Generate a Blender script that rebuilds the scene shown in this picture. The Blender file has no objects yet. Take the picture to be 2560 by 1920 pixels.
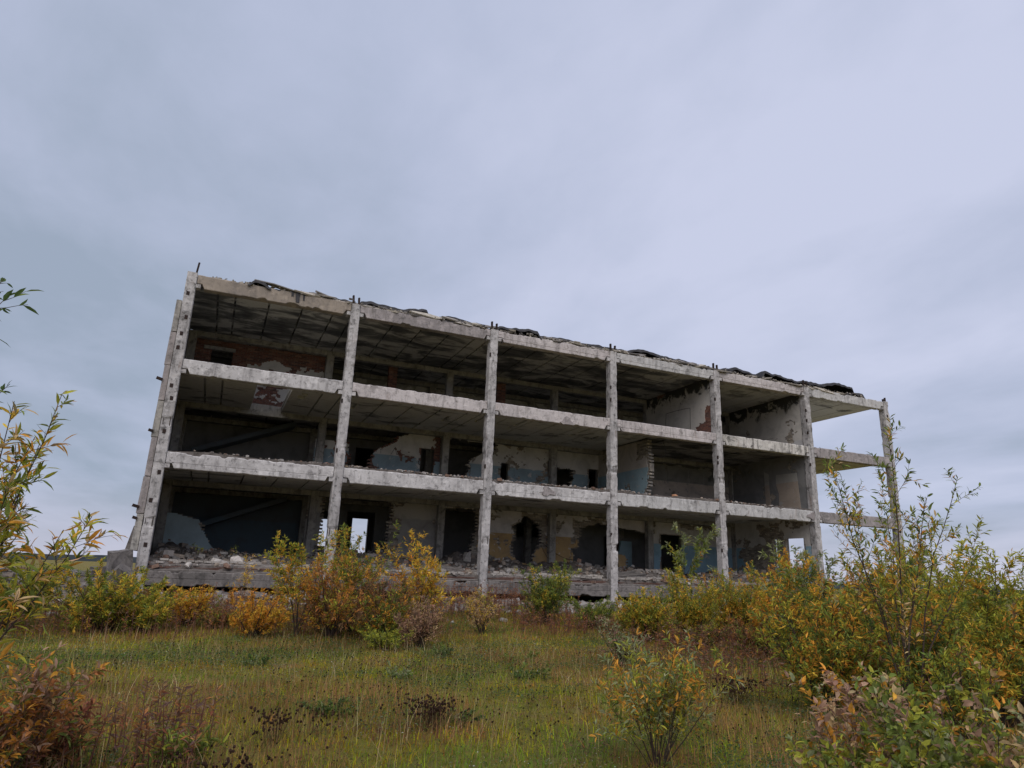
import bpy, math, random
import numpy as np
from mathutils import Matrix, Vector

# ------------------------------------------------------------------ camera, sky, sun, exposure
S = bpy.context.scene
col = S.collection
CAM = np.array([1.908, -25.805, 1.60])
YAW, PITCH, ROLL, FPX = 0.4032, 0.2734, 0.0369, 1691.8


def cam_axes():
    f = np.array([math.sin(YAW) * math.cos(PITCH), math.cos(YAW) * math.cos(PITCH), math.sin(PITCH)])
    r = np.array([math.cos(YAW), -math.sin(YAW), 0.0])
    u = np.cross(r, f)
    return (math.cos(ROLL) * r + math.sin(ROLL) * u, -math.sin(ROLL) * r + math.cos(ROLL) * u, f)


RX, UX, FX = cam_axes()
cd = bpy.data.cameras.new('camera')
cam = bpy.data.objects.new('camera', cd)
col.objects.link(cam)
cd.sensor_width = 36.0
cd.lens = FPX / 2560 * 36.0
cd.clip_start = 0.05
cd.clip_end = 9000
cam.matrix_world = Matrix(((RX[0], UX[0], -FX[0], CAM[0]), (RX[1], UX[1], -FX[1], CAM[1]),
                           (RX[2], UX[2], -FX[2], CAM[2]), (0, 0, 0, 1)))
S.camera = cam

SUN_EL, SUN_AZ = math.radians(48), math.radians(205)     # azimuth from +Y towards +X
w = bpy.data.worlds.new('World')
S.world = w
w.use_nodes = True
nt = w.node_tree
nt.nodes.clear()


def nd(t, typ, **k):
    n = t.nodes.new(typ)
    for a, v in k.items():
        if a.startswith('i_'):
            n.inputs[a[2:].replace('_', ' ')].default_value = v
        else:
            setattr(n, a, v)
    return n


def mth(t, op, a, b=None, c=None):
    n = t.nodes.new('ShaderNodeMath')
    n.operation = op
    for i, v in enumerate((a, b, c)):
        if v is None:
            continue
        if isinstance(v, (int, float)):
            n.inputs[i].default_value = v
        else:
            t.links.new(v, n.inputs[i])
    return n.outputs[0]


def ramp(t, fac, stops, interp='LINEAR'):
    n = t.nodes.new('ShaderNodeValToRGB')
    n.color_ramp.interpolation = interp
    e = n.color_ramp.elements
    while len(e) < len(stops):
        e.new(0.5)
    for el, (p, c) in zip(e, stops):
        el.position = p
        el.color = (c[0], c[1], c[2], 1) if not isinstance(c, (int, float)) else (c, c, c, 1)
    t.links.new(fac, n.inputs[0])
    return n.outputs[0]


def mixc(t, fac, a, b, blend='MIX'):
    n = t.nodes.new('ShaderNodeMix')
    n.data_type = 'RGBA'
    n.blend_type = blend
    for s, v in ((0, fac), (6, a), (7, b)):
        if isinstance(v, (int, float)):
            n.inputs[s].default_value = v
        elif isinstance(v, tuple):
            n.inputs[s].default_value = (v[0], v[1], v[2], 1)
        else:
            t.links.new(v, n.inputs[s])
    return n.outputs[2]


def mapv(t, vec, scale=(1, 1, 1), loc=(0, 0, 0), rot=(0, 0, 0)):
    n = t.nodes.new('ShaderNodeMapping')
    n.inputs['Scale'].default_value = scale
    n.inputs['Location'].default_value = loc
    n.inputs['Rotation'].default_value = rot
    t.links.new(vec, n.inputs['Vector'])
    return n.outputs[0]


def noise(t, vec, scale=1.0, detail=6.0, rough=0.55, dist=0.0):
    n = t.nodes.new('ShaderNodeTexNoise')
    n.inputs['Scale'].default_value = scale
    n.inputs['Detail'].default_value = detail
    n.inputs['Roughness'].default_value = rough
    n.inputs['Distortion'].default_value = dist
    t.links.new(vec, n.inputs['Vector'])
    return n.outputs[0]


# overcast sky: the clear-sky model almost wholly covered by a procedural cloud deck
sky = nd(nt, 'ShaderNodeTexSky', sky_type='NISHITA', sun_disc=False)
sky.sun_elevation = SUN_EL
sky.sun_rotation = SUN_AZ
tc = nd(nt, 'ShaderNodeTexCoord')
sep = nd(nt, 'ShaderNodeSeparateXYZ')
nt.links.new(tc.outputs['Generated'], sep.inputs[0])
zc = mth(nt, 'ADD', mth(nt, 'MAXIMUM', sep.outputs[2], 0.0), 0.16)
cmb = nd(nt, 'ShaderNodeCombineXYZ')
nt.links.new(mth(nt, 'DIVIDE', sep.outputs[0], zc), cmb.inputs[0])
nt.links.new(mth(nt, 'DIVIDE', sep.outputs[1], zc), cmb.inputs[1])
deck = mapv(nt, cmb.outputs[0], (1.0, 0.42, 1), (14.1, 9.2, 0), (0, 0, math.radians(-38)))
n1 = noise(nt, deck, 0.62, 5, 0.48, 0.5)
n2 = noise(nt, mapv(nt, cmb.outputs[0], (1, 0.55, 1), (7.7, 2.2, 0), (0, 0, math.radians(-20))), 1.9, 6, 0.5, 0.4)
n3 = noise(nt, mapv(nt, cmb.outputs[0], (1, 0.8, 1), (1.3, 5.2, 0), (0, 0, math.radians(-30))), 4.6, 7, 0.6, 0.3)
cl = mth(nt, 'ADD', mth(nt, 'ADD', mth(nt, 'MULTIPLY', n1, 0.62), mth(nt, 'MULTIPLY', n2, 0.28)), mth(nt, 'MULTIPLY', n3, 0.10))
CLOUD = ramp(nt, cl, [(0.37, (2.66, 3.17, 4.06)), (0.49, (3.72, 4.13, 5.38)), (0.60, (4.66, 4.97, 6.32))])
hz = ramp(nt, sep.outputs[2], [(0.0, 1.0), (0.10, 0.0)])
CLOUD = mixc(nt, mth(nt, 'MULTIPLY', hz, 0.55), CLOUD, (4.10, 3.98, 4.65))
SKYC = mixc(nt, 0.97, sky.outputs[0], CLOUD)
bg = nd(nt, 'ShaderNodeBackground')
bg.inputs['Strength'].default_value = 0.10
nt.links.new(SKYC, bg.inputs['Color'])
wo = nd(nt, 'ShaderNodeOutputWorld')
nt.links.new(bg.outputs[0], wo.inputs['Surface'])

sl = bpy.data.lights.new('sun', 'SUN')
sl.energy = 1.5
sl.angle = math.radians(60)
sl.color = (1.0, 0.92, 0.83)
sun = bpy.data.objects.new('sun', sl)
col.objects.link(sun)
sd = Vector((math.sin(SUN_AZ) * math.cos(SUN_EL), math.cos(SUN_AZ) * math.cos(SUN_EL), math.sin(SUN_EL)))
sun.rotation_euler = sd.to_track_quat('Z', 'Y').to_euler()

vs = S.view_settings
vs.view_transform = 'Standard'
vs.look = 'None'
vs.gamma = 1
vs.exposure = 0.35
vs.use_curve_mapping = False
S.cycles.max_bounces = 6
S.cycles.diffuse_bounces = 4
S.cycles.transparent_max_bounces = 6
S.cycles.use_denoising = True

# ------------------------------------------------------------------ helpers
rng = np.random.default_rng(7)


def hash2(ix, iy, seed):
    h = (ix.astype(np.int64) * 374761393 + iy.astype(np.int64) * 668265263 + seed * 974711) & 0x7fffffff
    h = ((h ^ (h >> 13)) * 1274126177) & 0x7fffffff
    return ((h ^ (h >> 16)) & 0xffff) / 65535.0


def vn(x, y, seed=0):
    x = np.asarray(x, float)
    y = np.asarray(y, float)
    ix = np.floor(x).astype(np.int64)
    iy = np.floor(y).astype(np.int64)
    fx = x - ix
    fy = y - iy
    fx = fx * fx * (3 - 2 * fx)
    fy = fy * fy * (3 - 2 * fy)
    a = hash2(ix, iy, seed)
    b = hash2(ix + 1, iy, seed)
    c = hash2(ix, iy + 1, seed)
    d = hash2(ix + 1, iy + 1, seed)
    return (a * (1 - fx) + b * fx) * (1 - fy) + (c * (1 - fx) + d * fx) * fy


def fbm(x, y, seed=0, oct=4):
    s = 0.0
    a = 0.5
    for o in range(oct):
        s = s + a * vn(np.asarray(x) * 2 ** o, np.asarray(y) * 2 ** o, seed + o * 17)
        a *= 0.5
    return s / (1 - 0.5 ** oct)


def smooth(a, b, x):
    t = np.clip((np.asarray(x, float) - a) / (b - a), 0, 1)
    return t * t * (3 - 2 * t)


def gh(x, y):
    """height of the ground"""
    x = np.asarray(x, float)
    y = np.asarray(y, float)
    near = np.exp(-((y + 16) / 60.0) ** 2)
    return 0.45 * smooth(-13, -1.5, y) + near * (0.10 * (fbm(x * 0.55, y * 0.55, 3, 3) - 0.5) + 0.05 * (fbm(x * 2.1, y * 2.1, 9, 2) - 0.5))


def nrm(v):
    return v / np.maximum(np.linalg.norm(v, axis=-1, keepdims=True), 1e-9)


class Buf:
    """collects geometry, then becomes ONE mesh"""

    def __init__(s):
        s.v, s.q, s.t, s.c, s.n = [], [], [], [], 0

    def add(s, v, q=None, t=None, c=None):
        v = np.asarray(v, float).reshape(-1, 3)
        if q is not None and len(q):
            s.q.append(np.asarray(q, np.int64).reshape(-1, 4) + s.n)
        if t is not None and len(t):
            s.t.append(np.asarray(t, np.int64).reshape(-1, 3) + s.n)
        s.v.append(v)
        if c is None:
            c = np.ones((len(v), 3)) * 0.5
        c = np.asarray(c, float)
        if c.ndim == 1:
            c = np.tile(c, (len(v), 1))
        s.c.append(c)
        s.n += len(v)

    def boxes(s, cen, half, rot=None, c=None, jit=0.0, rg=None):
        cen = np.asarray(cen, float).reshape(-1, 3)
        N = len(cen)
        half = np.broadcast_to(np.asarray(half, float), (N, 3))
        corner = np.array([[-1, -1, -1], [1, -1, -1], [1, 1, -1], [-1, 1, -1], [-1, -1, 1], [1, -1, 1], [1, 1, 1], [-1, 1, 1]], float)
        p = corner[None] * half[:, None, :]
        if jit:
            p = p * (1 + (rg or rng).uniform(-jit, jit * 0.3, (N, 8, 3)))
        if rot is not None:
            p = np.einsum('nij,nkj->nki', rot, p)
        p = p + cen[:, None, :]
        Q = np.array([[0, 3, 2, 1], [4, 5, 6, 7], [0, 1, 5, 4], [1, 2, 6, 5], [2, 3, 7, 6], [3, 0, 4, 7]])
        q = (Q[None] + (np.arange(N) * 8)[:, None, None]).reshape(-1, 4)
        if c is not None:
            c = np.asarray(c, float)
            c = np.repeat(c, 8, 0) if c.ndim == 2 else c
        s.add(p.reshape(-1, 3), q, None, c)

    def box(s, x0, x1, y0, y1, z0, z1, c=None):
        s.boxes([[(x0 + x1) / 2, (y0 + y1) / 2, (z0 + z1) / 2]], [(x1 - x0) / 2, (y1 - y0) / 2, (z1 - z0) / 2], None, None if c is None else np.array([c]))

    def tube(s, pts, r0, r1, sides=4, c=None):
        pts = np.asarray(pts, float)
        n = len(pts)
        tg = nrm(np.gradient(pts, axis=0))
        a = np.array([0.31, 0.17, 0.94]) if abs(tg[0][2]) < 0.8 else np.array([0.94, 0.3, 0.1])
        u = nrm(np.cross(tg, a))
        wv = np.cross(tg, u)
        r = np.linspace(r0, r1, n)[:, None, None]
        an = np.linspace(0, 2 * np.pi, sides, endpoint=False)
        ring = pts[:, None, :] + r * (np.cos(an)[None, :, None] * u[:, None, :] + np.sin(an)[None, :, None] * wv[:, None, :])
        i = np.arange(n - 1)[:, None] * sides
        k = np.arange(sides)[None, :]
        k2 = (k + 1) % sides
        q = np.stack([i + k, i + k2, i + sides + k2, i + sides + k], -1).reshape(-1, 4)
        s.add(ring.reshape(-1, 3), q, None, c)

    def prism(s, poly, z0, z1, axis=1, c=None):
        """extrude a 2-D polygon; axis 1: poly in XZ along Y from z0 to z1; axis 0: poly in YZ along X; axis 2: poly in XY along Z"""
        poly = np.asarray(poly, float)
        n = len(poly)
        a = np.zeros((n, 3))
        b = np.zeros((n, 3))
        o = [(1, 2), (0, 2), (0, 1)][axis]
        a[:, o[0]] = b[:, o[0]] = poly[:, 0]
        a[:, o[1]] = b[:, o[1]] = poly[:, 1]
        a[:, axis] = z0
        b[:, axis] = z1
        cc = poly.mean(0)
        ca = np.zeros((2, 3))
        ca[:, o[0]] = cc[0]
        ca[:, o[1]] = cc[1]
        ca[0, axis] = z0
        ca[1, axis] = z1
        k = np.arange(n)
        k2 = (k + 1) % n
        q = np.stack([k, k2, n + k2, n + k], -1)
        t = np.concatenate([np.stack([k2, k, np.full(n, 2 * n)], -1), np.stack([n + k, n + k2, np.full(n, 2 * n + 1)], -1)])
        s.add(np.concatenate([a, b, ca]), q, t, c)

    def mesh(s, name, smooth_=False):
        me = bpy.data.meshes.new(name)
        if not s.v:
            return me
        v = np.concatenate(s.v)
        q = np.concatenate(s.q) if s.q else np.zeros((0, 4), np.int64)
        t = np.concatenate(s.t) if s.t else np.zeros((0, 3), np.int64)
        me.vertices.add(len(v))
        me.vertices.foreach_set('co', v.astype(np.float32).ravel())
        li = np.concatenate([q.ravel(), t.ravel()]).astype(np.int32)
        me.loops.add(len(li))
        me.loops.foreach_set('vertex_index', li)
        tot = np.concatenate([np.full(len(q), 4), np.full(len(t), 3)]).astype(np.int32)
        st = np.concatenate([[0], np.cumsum(tot)[:-1]]).astype(np.int32)
        me.polygons.add(len(tot))
        me.polygons.foreach_set('loop_start', st)
        me.polygons.foreach_set('loop_total', tot)
        me.polygons.foreach_set('use_smooth', np.full(len(tot), smooth_, dtype=bool))
        at = me.attributes.new('Col', 'FLOAT_COLOR', 'POINT')
        cc = np.concatenate([np.concatenate(s.c), np.ones((len(v), 1))], 1)
        at.data.foreach_set('color', cc.astype(np.float32).ravel())
        me.update(calc_edges=True)
        return me

    def obj(s, name, mat, parent=None, smooth_=False):
        me = s.mesh(name, smooth_)
        me.materials.append(mat)
        return link(name, me, parent)


def link(name, me, parent=None):
    o = bpy.data.objects.new(name, me)
    col.objects.link(o)
    if parent is not None:
        o.parent = parent
    return o


def tag(o, label=None, cat=None, group=None, kind=None):
    for k, v in (('label', label), ('category', cat), ('group', group), ('kind', kind)):
        if v:
            o[k] = v
    return o


def empty(name, loc=(0, 0, 0)):
    o = bpy.data.objects.new(name, None)
    o.empty_display_size = 0.2
    col.objects.link(o)
    o.location = loc
    return o


def rotm(ax, ay, az):
    ax, ay, az = (np.asarray(k, float) for k in (ax, ay, az))
    cx, sx, cy, sy, cz, sz = np.cos(ax), np.sin(ax), np.cos(ay), np.sin(ay), np.cos(az), np.sin(az)
    m = np.empty(np.broadcast(ax, ay, az).shape + (3, 3))
    m[..., 0, 0] = cz * cy
    m[..., 0, 1] = cz * sy * sx - sz * cx
    m[..., 0, 2] = cz * sy * cx + sz * sx
    m[..., 1, 0] = sz * cy
    m[..., 1, 1] = sz * sy * sx + cz * cx
    m[..., 1, 2] = sz * sy * cx - cz * sx
    m[..., 2, 0] = -sy
    m[..., 2, 1] = cy * sx
    m[..., 2, 2] = cy * cx
    return m


def inpoly(px, py, poly):
    poly = np.asarray(poly, float)
    r = np.zeros(np.shape(px), bool)
    x0, y0 = poly[-1]
    for x1, y1 in poly:
        c = ((y1 > py) != (y0 > py)) & (px < (x0 - x1) * (py - y1) / (y0 - y1 + 1e-12) + x1)
        r ^= c
        x0, y0 = x1, y1
    return r


# ------------------------------------------------------------------ materials
def newmat(name):
    m = bpy.data.materials.new(name)
    m.use_nodes = True
    t = m.node_tree
    t.nodes.clear()
    out = t.nodes.new('ShaderNodeOutputMaterial')
    b = t.nodes.new('ShaderNodeBsdfPrincipled')
    b.inputs['Specular IOR Level'].default_value = 0.25
    b.inputs['Roughness'].default_value = 0.9
    t.links.new(b.outputs[0], out.inputs[0])
    return m, t, b, out


def pos(t):
    return t.nodes.new('ShaderNodeNewGeometry').outputs['Position']


def bump(t, b, h, strength=0.5, dist=0.02):
    n = t.nodes.new('ShaderNodeBump')
    n.inputs['Strength'].default_value = strength
    n.inputs['Distance'].default_value = dist
    t.links.new(h, n.inputs['Height'])
    t.links.new(n.outputs[0], b.inputs['Normal'])


def concrete(name, light, mid, dark, streak=0.35, speck=0.45, seed=0.0, rust=0.0):
    m, t, b, o = newmat(name)
    p = mapv(t, pos(t), loc=(seed, seed * 0.7, seed * 1.3))
    big = noise(t, p, 0.55, 6, 0.6, 0.3)
    c = mixc(t, ramp(t, big, [(0.35, 0), (0.65, 1)]), light, mid)
    # dark streaks of run-off and grime, longer than wide
    st = noise(t, mapv(t, p, (5.5, 5.5, 0.9)), 1.0, 6, 0.65, 0.2)
    c = mixc(t, mth(t, 'MULTIPLY', ramp(t, st, [(0.50, 0), (0.70, 1)]), streak), c, dark)
    bl = noise(t, p, 2.6, 8, 0.7, 0.6)
    c = mixc(t, mth(t, 'MULTIPLY', ramp(t, bl, [(0.53, 0), (0.63, 1)]), streak * 0.9), c, dark)
    sp = noise(t, p, 6.5, 7, 0.78)
    c = mixc(t, mth(t, 'MULTIPLY', ramp(t, sp, [(0.545, 0), (0.62, 1)]), speck), c, (dark[0] * 0.6, dark[1] * 0.6, dark[2] * 0.6))
    wh = noise(t, p, 3.4, 6, 0.6)
    c = mixc(t, mth(t, 'MULTIPLY', ramp(t, wh, [(0.54, 0), (0.64, 1)]), 0.5), c, (min(0.85, light[0] * 1.28), min(0.85, light[1] * 1.28), min(0.85, light[2] * 1.28)))
    # shuttering lines left by the formwork boards
    sepn = t.nodes.new('ShaderNodeSeparateXYZ')
    t.links.new(p, sepn.inputs[0])
    if rust:
        rn = noise(t, mapv(t, p, (3, 3, 0.8)), 1.3, 5, 0.6)
        c = mixc(t, mth(t, 'MULTIPLY', ramp(t, rn, [(0.60, 0), (0.72, 1)]), rust), c, (0.20, 0.10, 0.05))
    t.links.new(c, b.inputs['Base Color'])
    bump(t, b, mth(t, 'ADD', sp, mth(t, 'MULTIPLY', bl, 1.5)), 0.7, 0.02)
    return m


def ceiling_mat(name, base, mould, thr, seed):
    m, t, b, o = newmat(name)
    p = mapv(t, pos(t), loc=(seed, seed, 0))
    c = mixc(t, noise(t, p, 0.7, 5, 0.6), (base[0] * 0.8, base[1] * 0.8, base[2] * 0.8), base)
    a = noise(t, mapv(t, p, (0.55, 1.15, 1)), 0.85, 8, 0.62, 0.7)
    s = noise(t, mapv(t, p, (1.6, 7.0, 1)), 1.0, 6, 0.7)
    k = mth(t, 'ADD', mth(t, 'MULTIPLY', a, 0.8), mth(t, 'MULTIPLY', s, 0.2))
    c = mixc(t, ramp(t, k, [(thr - 0.01, 0), (thr + 0.05, 0.72), (thr + 0.14, 0.98)]), c, mould)
    g = noise(t, p, 6.0, 5, 0.7)
    c = mixc(t, mth(t, 'MULTIPLY', ramp(t, g, [(0.55, 0), (0.7, 1)]), 0.4), c, mould)
    t.links.new(c, b.inputs['Base Color'])
    bump(t, b, g, 0.4, 0.01)
    return m


def plaster_mat(name, upper, lower, zline, grime=0.35, seed=0.0, mould=0.0, ztop=99, mould_col=(0.035, 0.037, 0.037)):
    m, t, b, o = newmat(name)
    p0 = pos(t)
    p = mapv(t, p0, loc=(seed, seed * 0.6, seed * 0.3))
    sp = t.nodes.new('ShaderNodeSeparateXYZ')
    t.links.new(p0, sp.inputs[0])
    z = mth(t, 'ADD', sp.outputs[2], mth(t, 'MULTIPLY', noise(t, p, 9, 3, 0.5), 0.02))
    f = mth(t, 'LESS_THAN', z, zline)
    ch = noise(t, p, 3.0, 7, 0.7, 0.5)
    f = mth(t, 'MULTIPLY', f, ramp(t, ch, [(0.60, 1), (0.63, 0)]))       # paint flaked off in patches
    c = mixc(t, f, upper, lower)
    g = noise(t, p, 1.3, 8, 0.65, 0.6)
    c = mixc(t, mth(t, 'MULTIPLY', ramp(t, g, [(0.45, 0), (0.72, 1)]), grime), c, (0.10, 0.095, 0.09))
    s = noise(t, p, 17, 5, 0.7)
    c = mixc(t, mth(t, 'MULTIPLY', ramp(t, s, [(0.62, 0), (0.68, 1)]), 0.4), c, (0.08, 0.075, 0.07))
    if mould:
        mz = mth(t, 'MULTIPLY', mth(t, 'SUBTRACT', sp.outputs[2], ztop), 0.28)
        k = mth(t, 'ADD', noise(t, p, 1.4, 8, 0.65, 0.8), mz)
        c = mixc(t, mth(t, 'MULTIPLY', ramp(t, k, [(0.42, 0), (0.50, 1)]), mould), c, mould_col)
    t.links.new(c, b.inputs['Base Color'])
    bump(t, b, mth(t, 'ADD', s, ch), 0.35, 0.01)
    return m


def attr_mat(name, rough=0.9, var=0.35, nscale=14.0, bumps=0.5, trans=0.0, spec=0.2):
    """colour carried by each piece, with grain on top"""
    m, t, b, o = newmat(name)
    b.inputs['Roughness'].default_value = rough
    b.inputs['Specular IOR Level'].default_value = spec
    a = t.nodes.new('ShaderNodeAttribute')
    a.attribute_name = 'Col'
    n = noise(t, pos(t), nscale, 5, 0.65)
    k = ramp(t, n, [(0.25, 1 - var), (0.75, 1 + var)])
    c = mixc(t, 1.0, a.outputs['Color'], k, 'MULTIPLY')
    t.links.new(c, b.inputs['Base Color'])
    if bumps:
        bump(t, b, n, bumps, 0.01)
    if trans:
        tr = t.nodes.new('ShaderNodeBsdfTranslucent')
        t.links.new(c, tr.inputs['Color'])
        mx = t.nodes.new('ShaderNodeMixShader')
        mx.inputs[0].default_value = trans
        t.links.new(b.outputs[0], mx.inputs[1])
        t.links.new(tr.outputs[0], mx.inputs[2])
        t.links.new(mx.outputs[0], o.inputs[0])
    return m


def flat_mat(name, c0, c1, scale=3.0, rough=0.85, bumps=0.4, spec=0.25):
    m, t, b, o = newmat(name)
    b.inputs['Roughness'].default_value = rough
    b.inputs['Specular IOR Level'].default_value = spec
    n = noise(t, pos(t), scale, 7, 0.65, 0.4)
    t.links.new(ramp(t, n, [(0.35, c0), (0.65, c1)]), b.inputs['Base Color'])
    bump(t, b, n, bumps, 0.02)
    return m


M = {}
M['column'] = concrete('column_concrete', (0.51, 0.49, 0.485), (0.36, 0.343, 0.34), (0.08, 0.076, 0.074), 0.75, 0.66, 0.0, 0.35)
M['beam'] = concrete('beam_concrete', (0.60, 0.535, 0.515), (0.47, 0.42, 0.405), (0.13, 0.12, 0.115), 0.50, 0.40, 4.2)
M['beam_tan'] = concrete('stained_beam_concrete', (0.36, 0.305, 0.25), (0.26, 0.225, 0.195), (0.13, 0.12, 0.11), 0.45, 0.30, 9.4)
M['beam_grey'] = concrete('grey_beam_concrete', (0.40, 0.36, 0.355), (0.27, 0.245, 0.245), (0.10, 0.095, 0.09), 0.55, 0.45, 1.4)
M['beam_pink'] = concrete('pinkish_beam_concrete', (0.57, 0.525, 0.515), (0.46, 0.42, 0.414), (0.13, 0.115, 0.11), 0.62, 0.38, 14.2, 0.3)
M['beam_speck'] = concrete('speckled_beam_concrete', (0.62, 0.60, 0.595), (0.43, 0.412, 0.408), (0.11, 0.10, 0.10), 0.55, 0.6, 21.7)
M['beam_smooth'] = concrete('smooth_beam_concrete', (0.54, 0.53, 0.525), (0.43, 0.42, 0.415), (0.12, 0.113, 0.11), 0.65, 0.32, 31.3, 0.35)
M['beam_streak'] = concrete('streaked_beam_concrete', (0.62, 0.59, 0.55), (0.40, 0.38, 0.35), (0.08, 0.075, 0.07), 0.95, 0.30, 41.9, 0.3)
M['plinth'] = concrete('plinth_concrete', (0.22, 0.20, 0.19), (0.135, 0.124, 0.118), (0.04, 0.037, 0.035), 0.65, 0.5, 6.1)
M['inner'] = concrete('inner_concrete', (0.42, 0.40, 0.37), (0.30, 0.285, 0.27), (0.08, 0.08, 0.08), 0.6, 0.4, 2.7)
M['ceil_roof'] = ceiling_mat('mouldy_ceiling', (0.56, 0.55, 0.52), (0.070, 0.073, 0.078), 0.458, 0.0)
M['ceil_clean'] = ceiling_mat('ceiling_concrete', (0.66, 0.65, 0.62), (0.14, 0.138, 0.135), 0.55, 5.0)
M['ceil_dark'] = ceiling_mat('dark_ceiling', (0.36, 0.345, 0.33), (0.06, 0.06, 0.062), 0.48, 8.0)  # darker grey ceiling concrete with large dark blotches
M['pl_white'] = plaster_mat('white_blue_plaster', (0.650, 0.624, 0.592), (0.305, 0.397, 0.448), 6.90, 0.35, 0.0)
M['pl_blue1'] = plaster_mat('white_over_blue_plaster', (0.598, 0.572, 0.539), (0.286, 0.442, 0.533), 3.50, 0.35, 3.0)
M['pl_blueonly'] = plaster_mat('blue_plaster', (0.46, 0.55, 0.58), (0.45, 0.56, 0.60), 9.0, 0.30, 5.0)
M['pl_bluedeep'] = plaster_mat('deep_blue_plaster', (0.365, 0.499, 0.567), (0.365, 0.513, 0.581), 9.0, 0.35, 5.0)
M['pl_ochre'] = plaster_mat('white_over_ochre_plaster', (0.650, 0.611, 0.585), (0.520, 0.351, 0.169), 3.56, 0.40, 7.0)
M['pl_grey'] = plaster_mat('grey_plaster', (0.468, 0.442, 0.403), (0.390, 0.377, 0.364), 3.95, 0.5, 11.0)
M['pl_beige'] = plaster_mat('grey_over_beige_plaster', (0.305, 0.299, 0.293), (0.546, 0.468, 0.416), 7.02, 0.45, 13.0, 0.8, 7.9, (0.07, 0.07, 0.07))
M['pl_beigeblue'] = plaster_mat('beige_over_blue_plaster', (0.520, 0.468, 0.416), (0.299, 0.416, 0.468), 6.84, 0.35, 15.0)
M['pl_room'] = plaster_mat('pale_room_plaster', (0.600, 0.569, 0.531), (0.562, 0.550, 0.550), 9.0, 0.35, 17.0, 0.95, 11.15)
M['pl_dark'] = plaster_mat('dark_plaster', (0.253, 0.248, 0.242), (0.220, 0.220, 0.220), 6.5, 0.6, 19.0)  # darker grey plaster with dark blotches
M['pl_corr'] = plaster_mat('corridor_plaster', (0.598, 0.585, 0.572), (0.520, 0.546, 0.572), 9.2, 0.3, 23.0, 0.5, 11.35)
M['pl_stair'] = plaster_mat('shaded_stairwell_paint', (0.12, 0.14, 0.155), (0.11, 0.15, 0.18), 3.6, 0.6, 27.0)  # blue paint with the stairwell's shade put into its colour
M['brick'] = attr_mat('brick', 0.92, 0.4, 16, 0.6)
M['mortar'] = flat_mat('mortar', (0.16, 0.145, 0.13), (0.27, 0.25, 0.23), 7)
M['rubble'] = attr_mat('rubble', 0.92, 0.35, 11, 0.6)
M['debris'] = flat_mat('debris_bed', (0.085, 0.074, 0.067), (0.19, 0.168, 0.155), 5.5, 0.95, 0.9)
M['earth'] = flat_mat('red_brown_earth', (0.10, 0.055, 0.045), (0.17, 0.105, 0.085), 9, 0.95, 0.9)
M['felt'] = flat_mat('tar_felt', (0.022, 0.022, 0.026), (0.060, 0.058, 0.062), 6, 0.7, 0.8, 0.35)
M['screed'] = attr_mat('screed', 0.9, 0.3, 9, 0.5)
M['steel'] = flat_mat('rusty_steel', (0.018, 0.014, 0.014), (0.050, 0.030, 0.024), 14, 0.8, 0.5)
M['cable'] = flat_mat('cable_sheath', (0.03, 0.03, 0.03), (0.06, 0.055, 0.05), 9)
M['paint_black'] = flat_mat('black_graffiti_paint', (0.018, 0.018, 0.02), (0.04, 0.04, 0.042), 20)
M['leaf'] = attr_mat('foliage', 0.75, 0.30, 45, 0.0, 0.38, 0.08)
M['bark'] = attr_mat('bark', 0.9, 0.35, 40, 0.4)
M['grass'] = attr_mat('grass_blades', 0.9, 0.2, 20, 0.0, 0.22, 0.0)

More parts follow.
